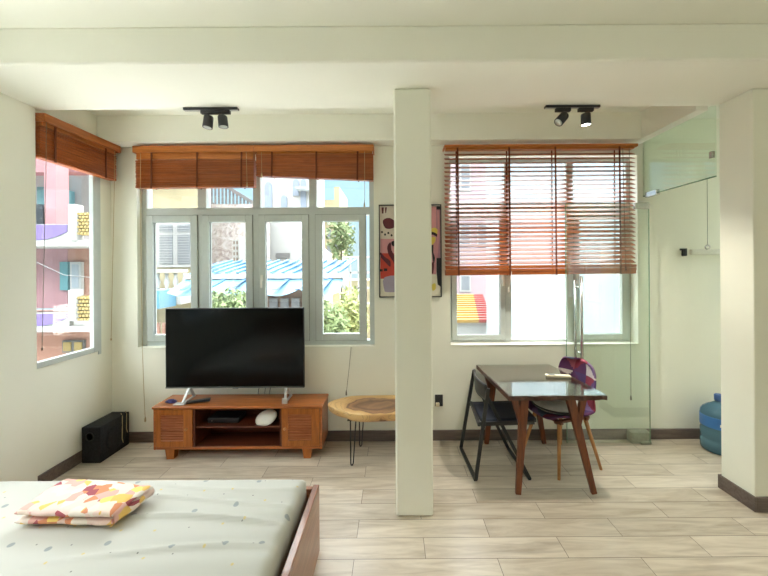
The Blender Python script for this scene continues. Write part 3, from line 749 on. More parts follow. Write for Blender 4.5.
def shell(u, v):
    x, z = pf(v); s = (u - .5) * 2
    back = max(0, min(1, (v - .45) / .2))
    wid = .215 - .02 * back
    if v > .72: wid *= math.sqrt(max(.02, 1 - ((v - .72) / .285) ** 2.6))
    if v < .12: wid *= .86 + .14 * v / .12
    y = s * wid
    z += (1 - back) * .045 * abs(s) ** 2.5
    x -= back * .055 * abs(s) ** 2.2
    return LM @ Vector((x, y, z))
tri = {}
rs = random.Random(11)
def patch(u, v):
    a, c = u * 3, v * 6.2; i, j = int(a), int(c); fu, fv = a - i, c - j
    t = (fu > fv) if (i + j) % 2 else (fu + fv > 1)
    k = (i, j, t)
    if k not in tri: tri[k] = rs.choice([0, 1, 2, 3, 4, 5, 6, 0, 1, 6])
    return tri[k]
b = MB(); b.grid(shell, 36, 60, mfn=patch); ob = b.build('shell', ['patch_' + k for k in pk], pc)
md = ob.modifiers.new('t', 'SOLIDIFY'); md.thickness = .014; md.offset = 1
for sx, sy in ((-1, -1), (-1, 1), (1, -1), (1, 1)):
    b = MB(); b.tube([LM @ Vector((sx * .13, sy * .13, .405)), LM @ Vector((sx * .212, sy * .21, .0))], .017, 12, r2=.011); b.build('leg', 'wood_dowel', pc)
b = MB()
for s in (-1, 1):
    b.bar(LM @ Vector((-.17, s * .13, .402)), LM @ Vector((.17, s * .13, .402)), .03, .022, bev=.003); b.bar(LM @ Vector((s * .13, -.16, .398)), LM @ Vector((s * .13, .16, .398)), .03, .022, bev=.003)
b.build('under_frame', 'wood_leg', pc)
cu = thing('seat_cushion', LM @ Vector((-.03, 0, .464)), 'grey white round cushion with black band on the patchwork chair', 'cushion', rz=math.radians(17.6))
m = world(cu)
b = MB(); b.lathe([(.05, -.005), (.16, -.008), (.19, .010), (.197, .026), (.185, .048), (.14, .062), (.05, .066)], n=36, mat=m); b.build('pad', 'cushion', cu)
b = MB(); b.tube([m @ Vector((.197 * math.cos(a * PI / 18), .197 * math.sin(a * PI / 18), .024)) for a in range(36)], .007, 6, closed=True); b.build('piping', 'black', cu)

# ------------------------------------------------------------------ glass partition, door
XG = 2.40
fp = sempty('door_frame_1', (XG, 2.9, 2.31), 'fixed green tinted glass panel above the glass doorway')
b = MB(); b.box(XG - .006, XG + .006, 2.515, YW, 2.31, 2.839); b.build('glass_panel', 'green_glass', fp)
b = MB(); b.box(XG - .0065, XG + .0065, 2.515, YW, 2.303, 2.310); b.build('panel_edge', 'glass_edge', fp)
b = MB(); b.box(XG - .018, XG + .018, 3.06, 3.20, 2.285, 2.335, .004); b.build('clamp', 'chrome', fp)
b = MB(); b.box(XG - .012, XG + .012, 2.53, 2.56, 2.45, 2.50, .003); b.build('clamp', 'chrome', fp)
YD = 3.112
dr = sempty('door_1', (2.36, YD, .01), 'open frameless green glass door with a long steel handle')
b = MB(); b.box(1.592, 2.352, YD - .005, YD + .005, .03, 2.215); b.build('door_glass', 'green_glass', dr)
b = MB(); b.box(1.590, 1.5925, YD - .0052, YD + .0052, .03, 2.215); b.box(2.3515, 2.354, YD - .0052, YD + .0052, .03, 2.215); b.box(1.592, 2.352, YD - .0052, YD + .0052, 2.2145, 2.217); b.build('glass_edge', 'glass_edge', dr)
b = MB(); b.box(2.22, 2.356, YD - .012, YD + .012, 2.165, 2.222, .003); b.build('top_hinge', 'chrome', dr)
b = MB()
hx = 1.70
b.tube([(hx, YD - .06, .74), (hx, YD - .06, 1.555)], .0125, 14); b.tube([(hx - .0, YD + .045, .74), (hx, YD + .045, 1.52)], .011, 14)
for z in (.86, 1.46): b.tube([(hx, YD - .06, z), (hx, YD + .045, z)], .008, 10)
b.build('handle', 'chrome', dr)
b = MB(); b.box(2.205, 2.385, 3.14, 3.215, 0, .105, .008, seg=2); b.box(2.28, 2.38, 3.125, 3.145, 0, .025, .004); tag(b.build('door_stop_block', 'concrete'), 'small grey block on the floor at the foot of glass door', 'block')
r = thing('hanging_ring', (XG, 2.585, 1.72), 'small steel ring hanging on a thin cord below the glass panel', 'ring')
b = MB(); b.tube([(XG, 2.585, 2.305), (XG, 2.585, 1.80)], .0018, 6); b.build('cord', 'cord_dark', r)
b = MB(); b.tube([(XG + .016 * math.cos(k * PI / 8), 2.585, 1.785 + .016 * math.sin(k * PI / 8)) for k in range(16)], .005, 8, closed=True); b.build('ring', 'chrome', r)
r = thing('towel_rail', (3.1, YW, 1.75), 'pale wall rail with a small black bracket behind the glass door', 'rail')
b = MB(); b.box(2.825, 3.7, YW - .03, YW, 1.745, 1.80, .008); b.build('rail', 'white', r)
b = MB(); b.box(2.735, 2.795, YW - .02, YW, 1.79, 1.808, .003); b.box(2.75, 2.78, YW - .04, YW, 1.735, 1.795, .006); b.build('bracket', 'black', r)

# water bottle
def water_mat():
    q = N('blue water bottle plastic'); q.col(srgb(128, 178, 205)); b_ = q.b
    b_.inputs['Roughness'].default_value = .12; b_.inputs['Transmission Weight'].default_value = .6; b_.inputs['IOR'].default_value = 1.2
    return q.m
M['bottle'] = water_mat(); M['lab1'] = plain('blue bottle label', srgb(60, 120, 190), .5); M['lab_dark'] = plain('dark blue cap', srgb(60, 96, 150), .5)
wb = thing('water_bottle', (2.90, 3.02, 0), 'large blue water bottle on the floor behind the right pier', 'bottle')
b = MB(); bx, by = 2.90, 3.02
b.lathe([(.10, 0), (.125, .01), (.132, .03), (.132, .10), (.126, .112), (.132, .125), (.132, .19), (.126, .205), (.132, .22), (.132, .33), (.128, .35), (.115, .375), (.085, .40), (.045, .425), (.032, .435), (.03, .455)], (bx, by, 0), 40); b.build('body', 'bottle', wb)
b = MB(); b.lathe([(.034, .0), (.036, .01), (.036, .05), (.03, .055)], (bx, by, .445), 24); b.build('cap', 'lab_dark', wb)
b = MB(); b.lathe([(.1335, .225), (.1338, .23), (.1338, .315), (.1335, .32)], (bx, by, 0), 40); b.build('label_band', 'lab1', wb)
b = MB()
for k, (a, c) in enumerate(((3.95, 4.1), (4.16, 4.3), (4.36, 4.55))):
    b.box(bx + .134 * math.cos((a + c) / 2) - .01, bx + .134 * math.cos((a + c) / 2) + .01, by + .134 * math.sin((a + c) / 2) - .004, by + .134 * math.sin((a + c) / 2), .255, .275)
b.build('label_lettering', 'white', wb)
b = MB(); b.tube([(bx - .01, by - .134, .02), (bx - .01, by - .15, .03), (bx - .01, by - .15, .055)], .014, 10); b.build('tap', 'lab_dark', wb)

# ------------------------------------------------------------------ bed
bx1 = -.432; by1 = 1.985; bx0 = -2.52; by0 = .0; bt = .385
bed = thing('bed_frame', ((bx0 + bx1) / 2, 1.0, 0), 'low wooden bed frame around the mattress in the foreground', 'bed')
b = MB(); b.box(bx1 - .035, bx1, by0, by1, 0, bt, .004); b.build('side_rail', 'wood_bed', bed)
b = MB(); b.box(bx0, bx0 + .035, by0, by1, 0, bt, .004); b.build('side_rail', 'wood_bed', bed)
b = MB(); b.box(bx0 + .035, bx1 - .035, by1 - .03, by1, 0, bt - .01, .004); b.build('foot_rail', 'wood_bed', bed)
b = MB(); b.box(bx0 + .035, bx1 - .035, by0, by0 + .03, 0, .8, .004); b.build('headboard', 'wood_bed', bed)
b = MB()
for k in range(12): b.box(bx0 + .035, bx1 - .035, by0 + .08 + k * .155, by0 + .17 + k * .155, .14, .165)
b.build('slats', 'wood_bed', bed)
mx0, mx1, my0, my1, mz0, mz1 = bx0 + .04, -.502, by0 + .04, by1 - .034, .166, .452
def mat_fn(u, v):
    """u across, v along; rounded rim"""
    x = mx0 + (mx1 - mx0) * u; y = my0 + (my1 - my0) * v
    d = min(x - mx0, mx1 - x, y - my0, my1 - y)
    z = mz1
    e = .05
    if d < e: z -= (1 - math.sqrt(max(0, 1 - ((e - d) / e) ** 2))) * .03
    dx = mx1 - x
    # wrinkles pulled in towards the right hem
    wr = math.exp(-dx / .35) * .006 * math.sin(y * 42 + 2.2 * noise.noise(Vector((x * 2, y * 3, 0)))) * min(1, d / .03)
    wl = .004 * noise.noise(Vector((x * 3, y * 9, 1.5))) * min(1, d / .05)
    fold = 0
    for yy, s, aa in ((1.60, .012, .010), (1.76, .010, .007), (1.42, .012, .007), (1.88, .008, .005)):
        yc = yy + .05 * math.sin(x * 3 + yy * 7)
        fold += 1.7 * aa * math.exp(-((y - yc) / s) ** 2) * max(0, min(1, (x + 1.5) / .4)) * min(1, d / .06)
    return Vector((x, y, z + wr + wl + fold))
b = MB(); b.grid(mat_fn, 130, 150)
bm = b.b; bm.edges.ensure_lookup_table()
be = [e for e in bm.edges if e.is_boundary]
r_ = bmesh.ops.extrude_edge_only(bm, edges=be)
nv = [v for v in r_['geom'] if isinstance(v, bmesh.types.BMVert)]
for v in nv:
    cx, cy = (mx0 + mx1) / 2, (my0 + my1) / 2
    v.co.z = mz0 + .02
    v.co.x += (.010 if v.co.x > cx else -.004) if min(abs(v.co.x - mx0), abs(v.co.x - mx1)) < .01 else 0
bmesh.ops.holes_fill(bm, edges=[e for e in bm.edges if e.is_boundary], sides=0)
mt = b.build('mattress', 'sheet'); tag(mt, 'mattress in white fitted sheet with tiny grey hearts', 'mattress')

# folded quilt
q0 = [W(14, 521, 1.0), ]
def qc(px, py, z):
    y = (H - z) * F / (288 + (py - 288) + TH * (px - 384) - VY); x, _ = W(px, py, y); return Vector((x, y))
zq = mz1
c_fl, c_fr, c_br, c_bl = qc(13, 529, zq), qc(112, 531, zq), qc(152, 496, zq + .02), qc(66, 488, zq + .02)
def layer(z0, z1, sh, seed, inset):
    def fn(u, v):
        # closed cross section around v, u along x
        a = v * 2 * PI
        ca, sa = math.cos(a), math.sin(a)
        sq = lambda t, p: math.copysign(abs(t) ** p, t)
        t = .5 + .5 * sq(ca, .25)
        zz = (z0 + z1) / 2 + (z1 - z0) / 2 * sq(sa, .8)
        uu = u
        ed = min(1, min(u, 1 - u) / .04); zz = (z0 + z1) / 2 + (zz - (z0 + z1) / 2) * (.25 + .75 * math.sqrt(ed))
        p = c_fl.lerp(c_fr, uu).lerp(c_bl.lerp(c_br, uu), t)
        p = p + Vector((sh[0], sh[1]))
        n1 = noise.noise(Vector((p.x * 7, p.y * 9, seed))); n2 = noise.noise(Vector((p.x * 18, p.y * 15, seed + 4)))
        zz += (.010 * n1 + .004 * n2) * (1 if z0 > mz1 + .02 else .45) + (.008 if z0 > mz1 + .02 else .002)
        p += Vector((.008 * noise.noise(Vector((uu * 4, seed, t * 3))), .008 * noise.noise(Vector((t * 4, seed + 2, uu * 5)))))
        return Vector((p.x, p.y, zz))
    return fn
b = MB()
b.grid(layer(mz1 + .014, mz1 + .046, (0, 0), 1.3, 0), 50, 64)
b.grid(layer(mz1 + .048, mz1 + .082, (.008, -.006), 5.1, 0), 50, 64)
# fold joining the two layers on the right
def foldfn(u, v):
    a = -PI / 2 + PI * v
    p = c_fr.lerp(c_br, u)
    return Vector((p.x - .012 + .028 * math.cos(a), p.y - .004, mz1 + .048 + .028 * math.sin(a) + .004 * math.sin(u * 9)))
b.grid(foldfn, 24, 10)
qt = b.build('folded_quilt', 'quilt'); tag(qt, 'folded quilt in pink, yellow and white pattern lying on the mattress', 'quilt')

# ------------------------------------------------------------------ outdoors
GZ = -3.2
def ext(name, c, rough=.85, **k): M[name] = plain(name, tuple((v * .92 + .08 * max(c)) * .355 for v in c), rough, 0, 3, .05, 0, **k)
ext('o_cream', srgb(232, 218, 168)); ext('o_white', srgb(238, 238, 234)); ext('o_pink', srgb(234, 168, 174)); ext('o_salmon', srgb(230, 164, 138))
ext('o_paleblue', srgb(208, 222, 232)); ext('o_purple_shade', srgb(150, 122, 200)); ext('o_grille', srgb(226, 196, 110)); ext('o_teal', srgb(120, 196, 204))
ext('o_glass', srgb(110, 120, 130), .2); ext('o_grey', srgb(150, 150, 150)); ext('o_blue', srgb(50, 126, 190), .5); ext('o_bluelt', srgb(96, 176, 214), .5)
ext('o_yellowtile', srgb(232, 182, 74)); ext('o_redtile', srgb(206, 82, 82)); ext('o_brown', srgb(176, 146, 128)); ext('o_ground', srgb(170, 166, 156))
ext('o_leaf', srgb(150, 176, 110)); ext('o_leaf2', srgb(196, 208, 120)); ext('o_trunk', srgb(130, 110, 90)); ext('o_window', srgb(168, 174, 182), .3); ext('o_mural', srgb(176, 192, 214))
def vine_mat():
    q = N('vine covered wall'); v = q.coord()
    n = q.noise(v, 3.2, 8, .75, 2.0)
    q.col(q.ramp(n.outputs[0], [(.40, srgb(118, 102, 100)), (.5, srgb(156, 146, 142)), (.62, srgb(168, 166, 164))])); q.b.inputs['Roughness'].default_value = .9
    return q.m
M['o_vine'] = vine_mat()
M['o_pave'] = plain('pale sunlit paving', (.62, .60, .55), .9, 0, 2, .06)
M['o_reflector'] = plain('white painted concrete canopy', (.85, .84, .80), .85, 0, 2, .02)
b = MB(); b.box(-6.5, 6.5, YW + WT + .005, 4.85, -.55, -.4); b.box(-6.5, XL - WT - .005, -1.0, YW + WT, -.55, -.4); struct(b, 'reflector', 'o_reflector', 'white concrete canopy slab added below the windows to bounce daylight', 'reflector')  # added unseen slab, throws daylight up onto ceiling and beams
b = MB(); b.box(-40, 40, YW + .4, 60, GZ - .3, GZ); struct(b, 'ground', 'o_pave', 'street level ground far below the windows', 'ground')

def part(root, name, mat, boxes, bev=0):
    b = MB()
    for q in boxes: b.box(*q, bev)
    return b.build(name, mat, root)

# cream house with the white window and the balustrade
Y = 9.0
h1 = thing('house', (-6.3, Y, GZ), 'cream house with grilled white window over a balustrade, outside window', 'house')
X0 = -6.93; X1, _ = W(199, 250, Y)
part(h1, 'wall', 'o_cream', [(X0, X1, Y, Y + .4, GZ, 5.6)])
wx0, wz1 = W(161, 225, Y); wx1, wz0 = W(192, 264, Y)
wi = part(h1, 'window', 'o_white', [(wx0 - .08, wx1 + .08, Y - .06, Y - .001, wz0 - .08, wz1 + .08)])
cxm = (wx0 + wx1) / 2; zt = wz1 - .22
b = MB()
for (a, c, z0, z1) in ((wx0, cxm - .06, wz0, zt - .06), (cxm + .06, wx1, wz0, zt - .06), (wx0, cxm - .06, zt + .02, wz1), (cxm + .06, wx1, zt + .02, wz1)): b.box(a, c, Y - .075, Y - .055, z0, z1)
b.build('pane', 'o_window', wi)
b = MB()
for k in range(15):
    z = wz0 + (wz1 - wz0) * (k + .5) / 15; b.box(wx0, wx1, Y - .10, Y - .088, z - .006, z + .006)
b.build('grille', 'o_white', wi)
bz1 = W(175, 269, Y)[1]; bz0 = W(175, 288, Y)[1]
part(h1, 'balustrade_rail', 'o_white', [(X0, X1, Y - .75, Y - .5, bz1 - .08, bz1), (X0, X1, Y - .8, Y, bz0 - .35, bz0)])
k = 0; xx = wx0 - .55
while xx < X1:
    b = MB(); b.lathe([(.05, 0), (.03, .05), (.065, .18), (.03, .32), (.05, .4)], (xx, Y - .62, bz0), 10); b.build('baluster', 'o_white', h1); xx += .22
part(h1, 'awning', 'o_bluelt', [(-5.75, -5.2, Y - 1.4, Y - .82, .75, 1.15)])
part(h1, 'cornice', 'o_salmon', [(X0, X1, Y - .25, Y, 4.05, 4.15)])
part(h1, 'gate', 'o_salmon', [(-6.3 + k_ * .13, -6.24 + k_ * .13, Y - .85, Y - .8, -1.0, .35) for k_ in range(7)])

# vine covered house
Y = 10.5
h2 = thing('house', (-4.8, Y, GZ), 'weathered house wall covered with dry vines, beyond the blue roof', 'house')
a0, _ = W(201, 250, Y); a1, _ = W(256, 250, Y)
_, zt_ = W(230, 204, Y)
part(h2, 'wall', 'o_vine', [(a0, a1, Y, Y + 1.2, GZ, zt_)])
v0, vz1 = W(233, 240, Y); v1, vz0 = W(242, 262, Y)
f = part(h2, 'vent', 'o_white', [(v0, v1, Y - .05, Y - .001, vz0, vz1)])
for i in range(3):
    for j in range(4):
        b = MB(); b.box(v0 + .03 + i * (v1 - v0) / 3, v0 + (i + .85) * (v1 - v0) / 3, Y - .06, Y - .045, vz0 + .04 + j * (vz1 - vz0) / 4, vz0 + (j + .8) * (vz1 - vz0) / 4)
        b.build('vent_hole', 'o_brown', f)
v0, vz1 = W(243, 238, Y); v1, vz0 = W(250, 268, Y); part(h2, 'white_pillar', 'o_white', [(v0, v1 + .2, Y - .3, Y - .001, GZ, vz1)])
# outdoor stair above it
st = thing('roof_stair', (-5, 12.5, GZ), 'white outdoor stair with slanting railing seen in upper pane', 'stair')
p0 = W(208, 190, 12.5); p1 = W(262, 215, 12.5)
b = MB(); b.bar((p0[0], 12.5, p0[1] + .55), (p1[0], 12.5, p1[1] + .25), .1, .12); b.bar((p0[0], 12.5, p0[1] - .5), (p1[0], 12.5, p1[1] - .7), .1, .25)
b.build('rail', 'o_grey', st)
part(st, 'stair_body', 'o_white', [(p0[0] - .4, p1[0], 13, 15, GZ, 3.9)])
for k in range(16):
    t = k / 15; xx = p0[0] + (p1[0] - p0[0]) * t
    b = MB(); b.box(xx - .025, xx + .025, 12.47, 12.53, p0[1] - .5 + (p1[1] - p0[1] - .2) * t, p0[1] + .55 + (p1[1] - p0[1] - .3) * t); b.build('railing_bar', 'o_grey', st)

# big white house with slanted roof edge
Y = 12.0
h3 = thing('house', (-3.9, Y, GZ), 'big plain white house wall with slanting roof edge', 'house')
P = [W(254, 262, Y), W(254, 214, Y), W(284, 214, Y), W(303, 243, Y), W(312, 250, Y)]
b = MB(); poly = [(P[0][0], GZ), (P[1][0], P[1][1]), (P[2][0], P[2][1]), (P[3][0], P[3][1]), (P[4][0], P[4][1]), (P[4][0], GZ)]
b.prism(poly, 0, 4, mat=Matrix.Translation((0, Y + 4, 0)) @ Matrix.Rotation(PI / 2, 4, 'X')); b.build('wall', 'o_white', h3)
q0_, q1_ = W(276, 253, Y), W(290, 258, Y); part(h3, 'vent_window', 'o_grey', [(q0_[0], q1_[0], Y - .05, Y - .001, q1_[1], q0_[1])])

# tall arched building
Y = 18
h4 = thing('arched_building', (-5.5, Y, GZ), 'tall pale building with arched windows above the white house', 'building')
a0, _ = W(262, 190, Y); a1, _ = W(313, 190, Y)
part(h4, 'wall', 'o_white', [(a0, a1, Y, Y + 3, GZ, 8.2)])
for (u0, u1, v0, v1) in ((265, 272, 183, 210), (281, 287, 196, 212), (293, 299, 180, 196), (301, 306, 180, 230)):
    c0 = W(u0, v1, Y); c1 = W(u1, v0, Y); r0 = (c1[0] - c0[0]) / 2; cx = (c0[0] + c1[0]) / 2
    poly = [(c0[0], c0[1]), (c1[0], c0[1])] + [(cx + r0 * math.cos(a * PI / 8), c1[1] - r0 + r0 * 1.3 * math.sin(a * PI / 8)) for a in range(9)]
    b = MB(); b.prism(poly, 0, .06, mat=Matrix.Translation((0, Y - .002, 0)) @ Matrix.Rotation(PI / 2, 4, 'X')); b.build('window', 'o_mural', h4)
for z_ in (2.9, 4.2, 5.7): part(h4, 'balcony', 'o_paleblue', [(a0 + 1.9, a1, Y - .5, Y, z_, z_ + .15)])
# distant cream building
Y = 22
h5 = thing('building', (-3.5, Y, GZ), 'distant cream building behind the tree under blue sky', 'building')
a0, t1_ = W(319, 203, Y); a1, _ = W(334, 203, Y); a2, t2_ = W(343, 196, Y)
part(h5, 'wall', 'o_cream', [(a0, a1, Y, Y + 4, GZ, t1_ + .2), (a1, a2 - .25, Y, Y + 4, GZ, t2_ + .6)])
part(h5, 'window', 'o_window', [(a0 + .1 + .42 * i, a0 + .35 + .42 * i, Y - .05, Y - .001, 4.4 - .9 * j, 5.0 - .9 * j) for i in range(3) for j in range(3)])

# blue roofed house
Y = 7.4
h6 = thing('blue_roof_house', (-2.8, Y, GZ), 'low house with blue corrugated roof and scalloped blue awning', 'house')
a0, zg = W(186, 274, Y); a1, _ = W(344, 274, Y)
zr = W(300, 262, 8.6)[1]
def corr(y0, z0, y1, z1, amp, pitch, sc):
    def fn(u, v):
        x = a0 + (a1 - a0) * u; ph = 2 * PI * x / pitch
        yy = y0 + (y1 - y0) * v; zz = z0 + (z1 - z0) * v + amp * math.sin(ph)
        if sc: zz -= sc * (1 - v) * abs(math.sin(ph / 2))
        return Vector((x, yy, zz))
    return fn
b = MB(); b.grid(corr(Y, W(300, 273.5, Y)[1], 8.8, W(300, 261, 8.8)[1], .012, .20, 0), 260, 4); ob = b.build('roof', 'o_blue', h6)
for k in range(14):
    x = a0 + (a1 - a0) * (k + .5) / 14; z0r = W(300, 273.5, Y)[1] + .03; z1r = W(300, 261, 8.8)[1] + .03
    b = MB(); b.bar((x, Y, z0r), (x + .22, 8.8, z1r), .05, .03); b.build('roof_rib', 'o_bluelt', h6)
part(h6, 'gutter', 'o_white', [(a0, a1, Y - .08, Y + .02, W(300, 278, Y)[1], W(300, 274, Y)[1])])
zt2, zb2 = W(300, 278.5, Y)[1], W(300, 291, Y)[1]
b = MB(); b.grid(corr(6.75, zb2 + .08, Y - .02, zt2, .0, .92, .13), 260, 6); b.build('awning', 'o_bluelt', h6)
for k in range(12):
    x = a0 + .3 + .46 * k / 1.0
    if x > a1: break
    b = MB(); b.bar((x, 6.75, zb2 + .08), (x + .1, Y - .02, zt2 + .01), .10, .012); b.build('awning_stripe', 'o_blue', h6)
part(h6, 'wall', 'o_brown', [(W(262, 300, 8)[0], W(318, 300, 8)[0], 8.0, 8.7, GZ, 1.28)])
for k in range(4):
    u = 270 + k * 11; c0 = W(u, 308, 8.0); c1 = W(u + 8, 298, 8.0)
    part(h6, 'window', 'o_window', [(c0[0], c1[0], 7.95, 7.999, c0[1], c1[1])])
px_, _ = W(346, 300, 7.3); part(h6, 'post', 'o_white', [(px_ - .06, px_ + .06, 7.22, 7.34, GZ, W(346, 272, 7.3)[1])])

# leaf clusters
def foliage(name, label, c, r, n, mat, size, stem=None, parts_name='foliage', group=None):
    t = thing(name, (c[0], c[1], stem[1] if stem else c[2] - r[2]), label, 'tree' if 'tree' in name else 'plant', group)
    b = MB(); rnd = random.Random(hash(label) % 1000 if False else len(label) * 7 + n)
    for i in range(n):
        d = Vector((rnd.gauss(0, .45), rnd.gauss(0, .45), rnd.gauss(0, .45)))
        if d.length > 1: d.normalize()
        p = Vector(c) + Vector((d.x * r[0], d.y * r[1], d.z * r[2]))
        a = Vector((rnd.uniform(-1, 1), rnd.uniform(-1, 1), rnd.uniform(-1, 1))).normalized(); bb = a.orthogonal().normalized()
        s = size * rnd.uniform(.6, 1.3)
        v = [b.b.verts.new(p + q) for q in (a * s, bb * s * .35, -a * s, -bb * s * .35)]
        b.b.faces.new(v)
    b.build(parts_name, mat, t)
    if stem:
        b = MB(); b.tube([(c[0] + .1, c[1], stem[1]), (c[0] + .02, c[1], (stem[1] + c[2]) / 2), (c[0], c[1], c[2] + r[2] * .4)], stem[0], 8, r2=stem[0] * .4); b.build('trunk', 'o_trunk', t)
    return t
c = W(341, 236, 13); foliage('tree', 'airy green tree rising behind the blue roof', (c[0], 13, c[1]), (.55, .5, 1.1), 700, 'o_leaf', .12, (.07, GZ))
c = W(352, 318, 6); foliage('bush', 'bright yellow green bush at right below the blue awning', (c[0], 6, c[1]), (.26, .35, .55), 800, 'o_leaf2', .07, (.04, GZ))
c = W(330, 326, 5.0); foliage('bush', 'dark green bush outside, just right of the television', (c[0], 5.0, c[1]), (.28, .3, .35), 600, 'o_leaf', .07, (.04, GZ))
c = W(228, 306, 6.6); foliage('bush', 'green bush under the blue awning, above the television', (c[0], 6.6, c[1]), (.5, .4, .32), 900, 'o_leaf', .07, (.04, GZ))
# yellow planter bits and far terrace
Y = 11
h7 = thing('terrace', (-1.4, Y, GZ), 'white stepped terrace railing to the right of the blue roof', 'terrace')
a0, z1_ = W(342, 258, Y); a1, z0_ = W(372, 262, Y)
part(h7, 'wall', 'o_cream', [(a0, a1 + 1, Y + .3, Y + 2, GZ, z0_ - .6)])
part(h7, 'railing', 'o_white', [(a0, a1, Y, Y + .05, z1_ - .5 * k_, z1_ - .5 * k_ + .06) for k_ in range(4)] + [(a0 + .25 * k_, a0 + .25 * k_ + .04, Y, Y + .05, GZ, z1_) for k_ in range(5)])

# pink house with balconies, seen through the corner window
Y = 8.0
h8 = thing('pink_house', (-8.6, Y, GZ), 'pink house with balconies seen through the corner window', 'house')
X0, X1 = -12.5, -6.98
SB = [(W(60, 224, Y - .9)[1], W(60, 246, Y - .9)[1]), (W(60, 313, Y - .9)[1], W(60, 332, Y - .9)[1])]
xf = W(68, 280, Y - .9)[0]; xg = W(99, 280, Y - .9)[0]
xm, _ = W(67, 280, Y)
part(h8, 'wall', 'o_pink', [(X0, xm, Y, Y + 3, SB[1][0], SB[0][1]), (X0, X1, Y, Y + .3, W(60, 172, Y)[1], 6.5)])
part(h8, 'upper_wall', 'o_white', [(X0, X1, Y + 1.2, Y + 3, SB[0][1], 6.4)])
part(h8, 'orange_wall', 'o_salmon', [(xm, X1, Y + .02, Y + 3, SB[1][0], SB[0][1]), (X0, X1, Y, Y + 3, GZ, SB[1][1])])
for i, (z1, z0) in enumerate(SB):
    b = MB(); b.box(X0, xg, Y - .9, Y, z0, z0 + .12); o_ = b.build('balcony_slab', 'o_white', h8)
    b = MB(); b.box(X0, xf, Y - .88, Y - .78, z0 + .12, z1); b.build('parapet', 'o_white', h8)
    xs = xf + .08
    b = MB(); n = 16; xq = W(36, 235, Y - .9)[0]; poly = [(xs - .1, z1 - .015), (xq - 1.5, z1 - .015), (xq - 1.5, z0 + .13)] + [(xq + (xs - .1 - xq) * k / n, z0 + .13 + .17 * (k / n) ** 2) for k in range(n + 1)]
    b.prism(poly, 0, .02, mat=Matrix.Translation((0, Y - .881, 0)) @ Matrix.Rotation(PI / 2, 4, 'X')); b.build('shade_panel', 'o_purple_shade', o_)  # purple shade of the balcony underside, painted as a panel
    gx0, gz1 = W(76, 212 if i == 0 else 296, Y - .9); gx1, gz0 = W(92, 235 if i == 0 else 321, Y - .9)
    b = MB(); b.box(gx0, gx1, Y - .80, Y - .78, gz0, gz1, 0)
    for r_i in range(7):
        for c_i in range(4):
            xx = gx0 + (c_i + (r_i % 2) * .5) * (gx1 - gx0) / 4.5; zz = gz0 + r_i * (gz1 - gz0) / 7
            b.box(xx + .01, xx + .065, Y - .9, Y - .80, zz + .01, zz + .06)
    b.build('block_grille', 'o_grille', o_)
    px0_, pz1 = W(68, 204 if i == 0 else 290, Y - .95); px1_, pz0 = W(75, 240 if i == 0 else 321, Y - .95)
    b = MB(); b.box(px0_, px1_, Y - .95, Y - .75, pz0, pz1); b.build('balcony_post', 'o_white', o_)
p0 = W(44, 168, Y - .5); p1 = W(56, 232, Y - .5); part(h8, 'column', 'o_pink', [(p0[0], p1[0], Y - .5, Y - .2, p1[1] - .3, 6.5)])
p0 = W(62, 262, Y); p1 = W(70, 290, Y); part(h8, 'shutter', 'o_teal', [(p0[0], p1[0], Y - .06, Y - .001, p1[1], p0[1])])
p0 = W(73, 262, Y); p1 = W(84, 290, Y); w_ = part(h8, 'window', 'o_white', [(p0[0], p1[0], Y - .08, Y - .001, p1[1], p0[1])]); part(w_, 'pane', 'o_paleblue', [(p0[0] + .05, p1[0] - .05, Y - .09, Y - .079, p1[1] + .06, p0[1] - .06)])
p0 = W(64, 340, Y); p1 = W(86, 352, Y); w_ = part(h8, 'window', 'o_grey', [(p0[0], p1[0], Y - .05, Y - .001, p1[1], p0[1])]); part(w_, 'pane', 'o_grille', [(p0[0] + .04, (p0[0] + p1[0]) / 2 - .04, Y - .07, Y - .049, p1[1] + .04, p0[1] - .04), ((p0[0] + p1[0]) / 2 + .04, p1[0] - .04, Y - .07, Y - .049, p1[1] + .04, p0[1] - .04)])
p0 = W(37, 205, Y + 1.2); p1 = W(46, 228, Y + 1.2); part(h8, 'dark_window', 'o_glass', [(p0[0], p1[0], Y + 1.12, Y + 1.19, p1[1], p0[1])])
p0 = W(60, 192, Y + 1.2); p1 = W(75, 208, Y + 1.2); part(h8, 'awning', 'o_teal', [(p0[0], p1[0], Y + .6, Y + 1.19, p1[1], p0[1])])
b = MB(); b.tube([W(36, 262, 7)[:1] + (7.0, W(36, 262, 7)[1]), W(64, 275, 7)[:1] + (7.0, W(64, 275, 7)[1]), W(98, 278, 7)[:1] + (7.0, W(98, 278, 7)[1])], .008, 6)
tag(b.build('street_wire', 'o_grey'), 'thin cable strung in front of the pink house', 'cable')

# right window: pale wall close by, tiled roof, pink house behind
Y = 5.6
xe, _ = W(486.5, 310, Y)
def bluewall():
    q = N('pale blue plaster'); v = q.coord(); n = q.noise(v, 1.2, 6, .6, 1)
    q.col(q.ramp(n.outputs[0], [(.35, srgb(130, 143, 150)), (.6, srgb(144, 153, 158))])); q.b.inputs['Roughness'].default_value = .9; return q.m
M['o_bw'] = bluewall()
h9 = thing('house', (3.6, Y, GZ), 'pale blue plastered wall close outside the dining window', 'house')
b = MB(); b.prism([(xe, Y), (7.5, Y), (7.5, Y + 2), (xe + .65, Y + 2)], GZ, 3.8); b.build('wall', 'o_bw', h9)
b = MB(); b.prism([(xe - .05, Y - .08), (7.5, Y - .08), (7.5, Y + 2), (xe + .62, Y + 2)], 3.8, 3.9); b.build('coping', 'o_salmon', h9)
Y = 8
h10 = thing('tiled_house', (1.5, Y, GZ), 'house with yellow and red tiled roof outside dining window', 'house')
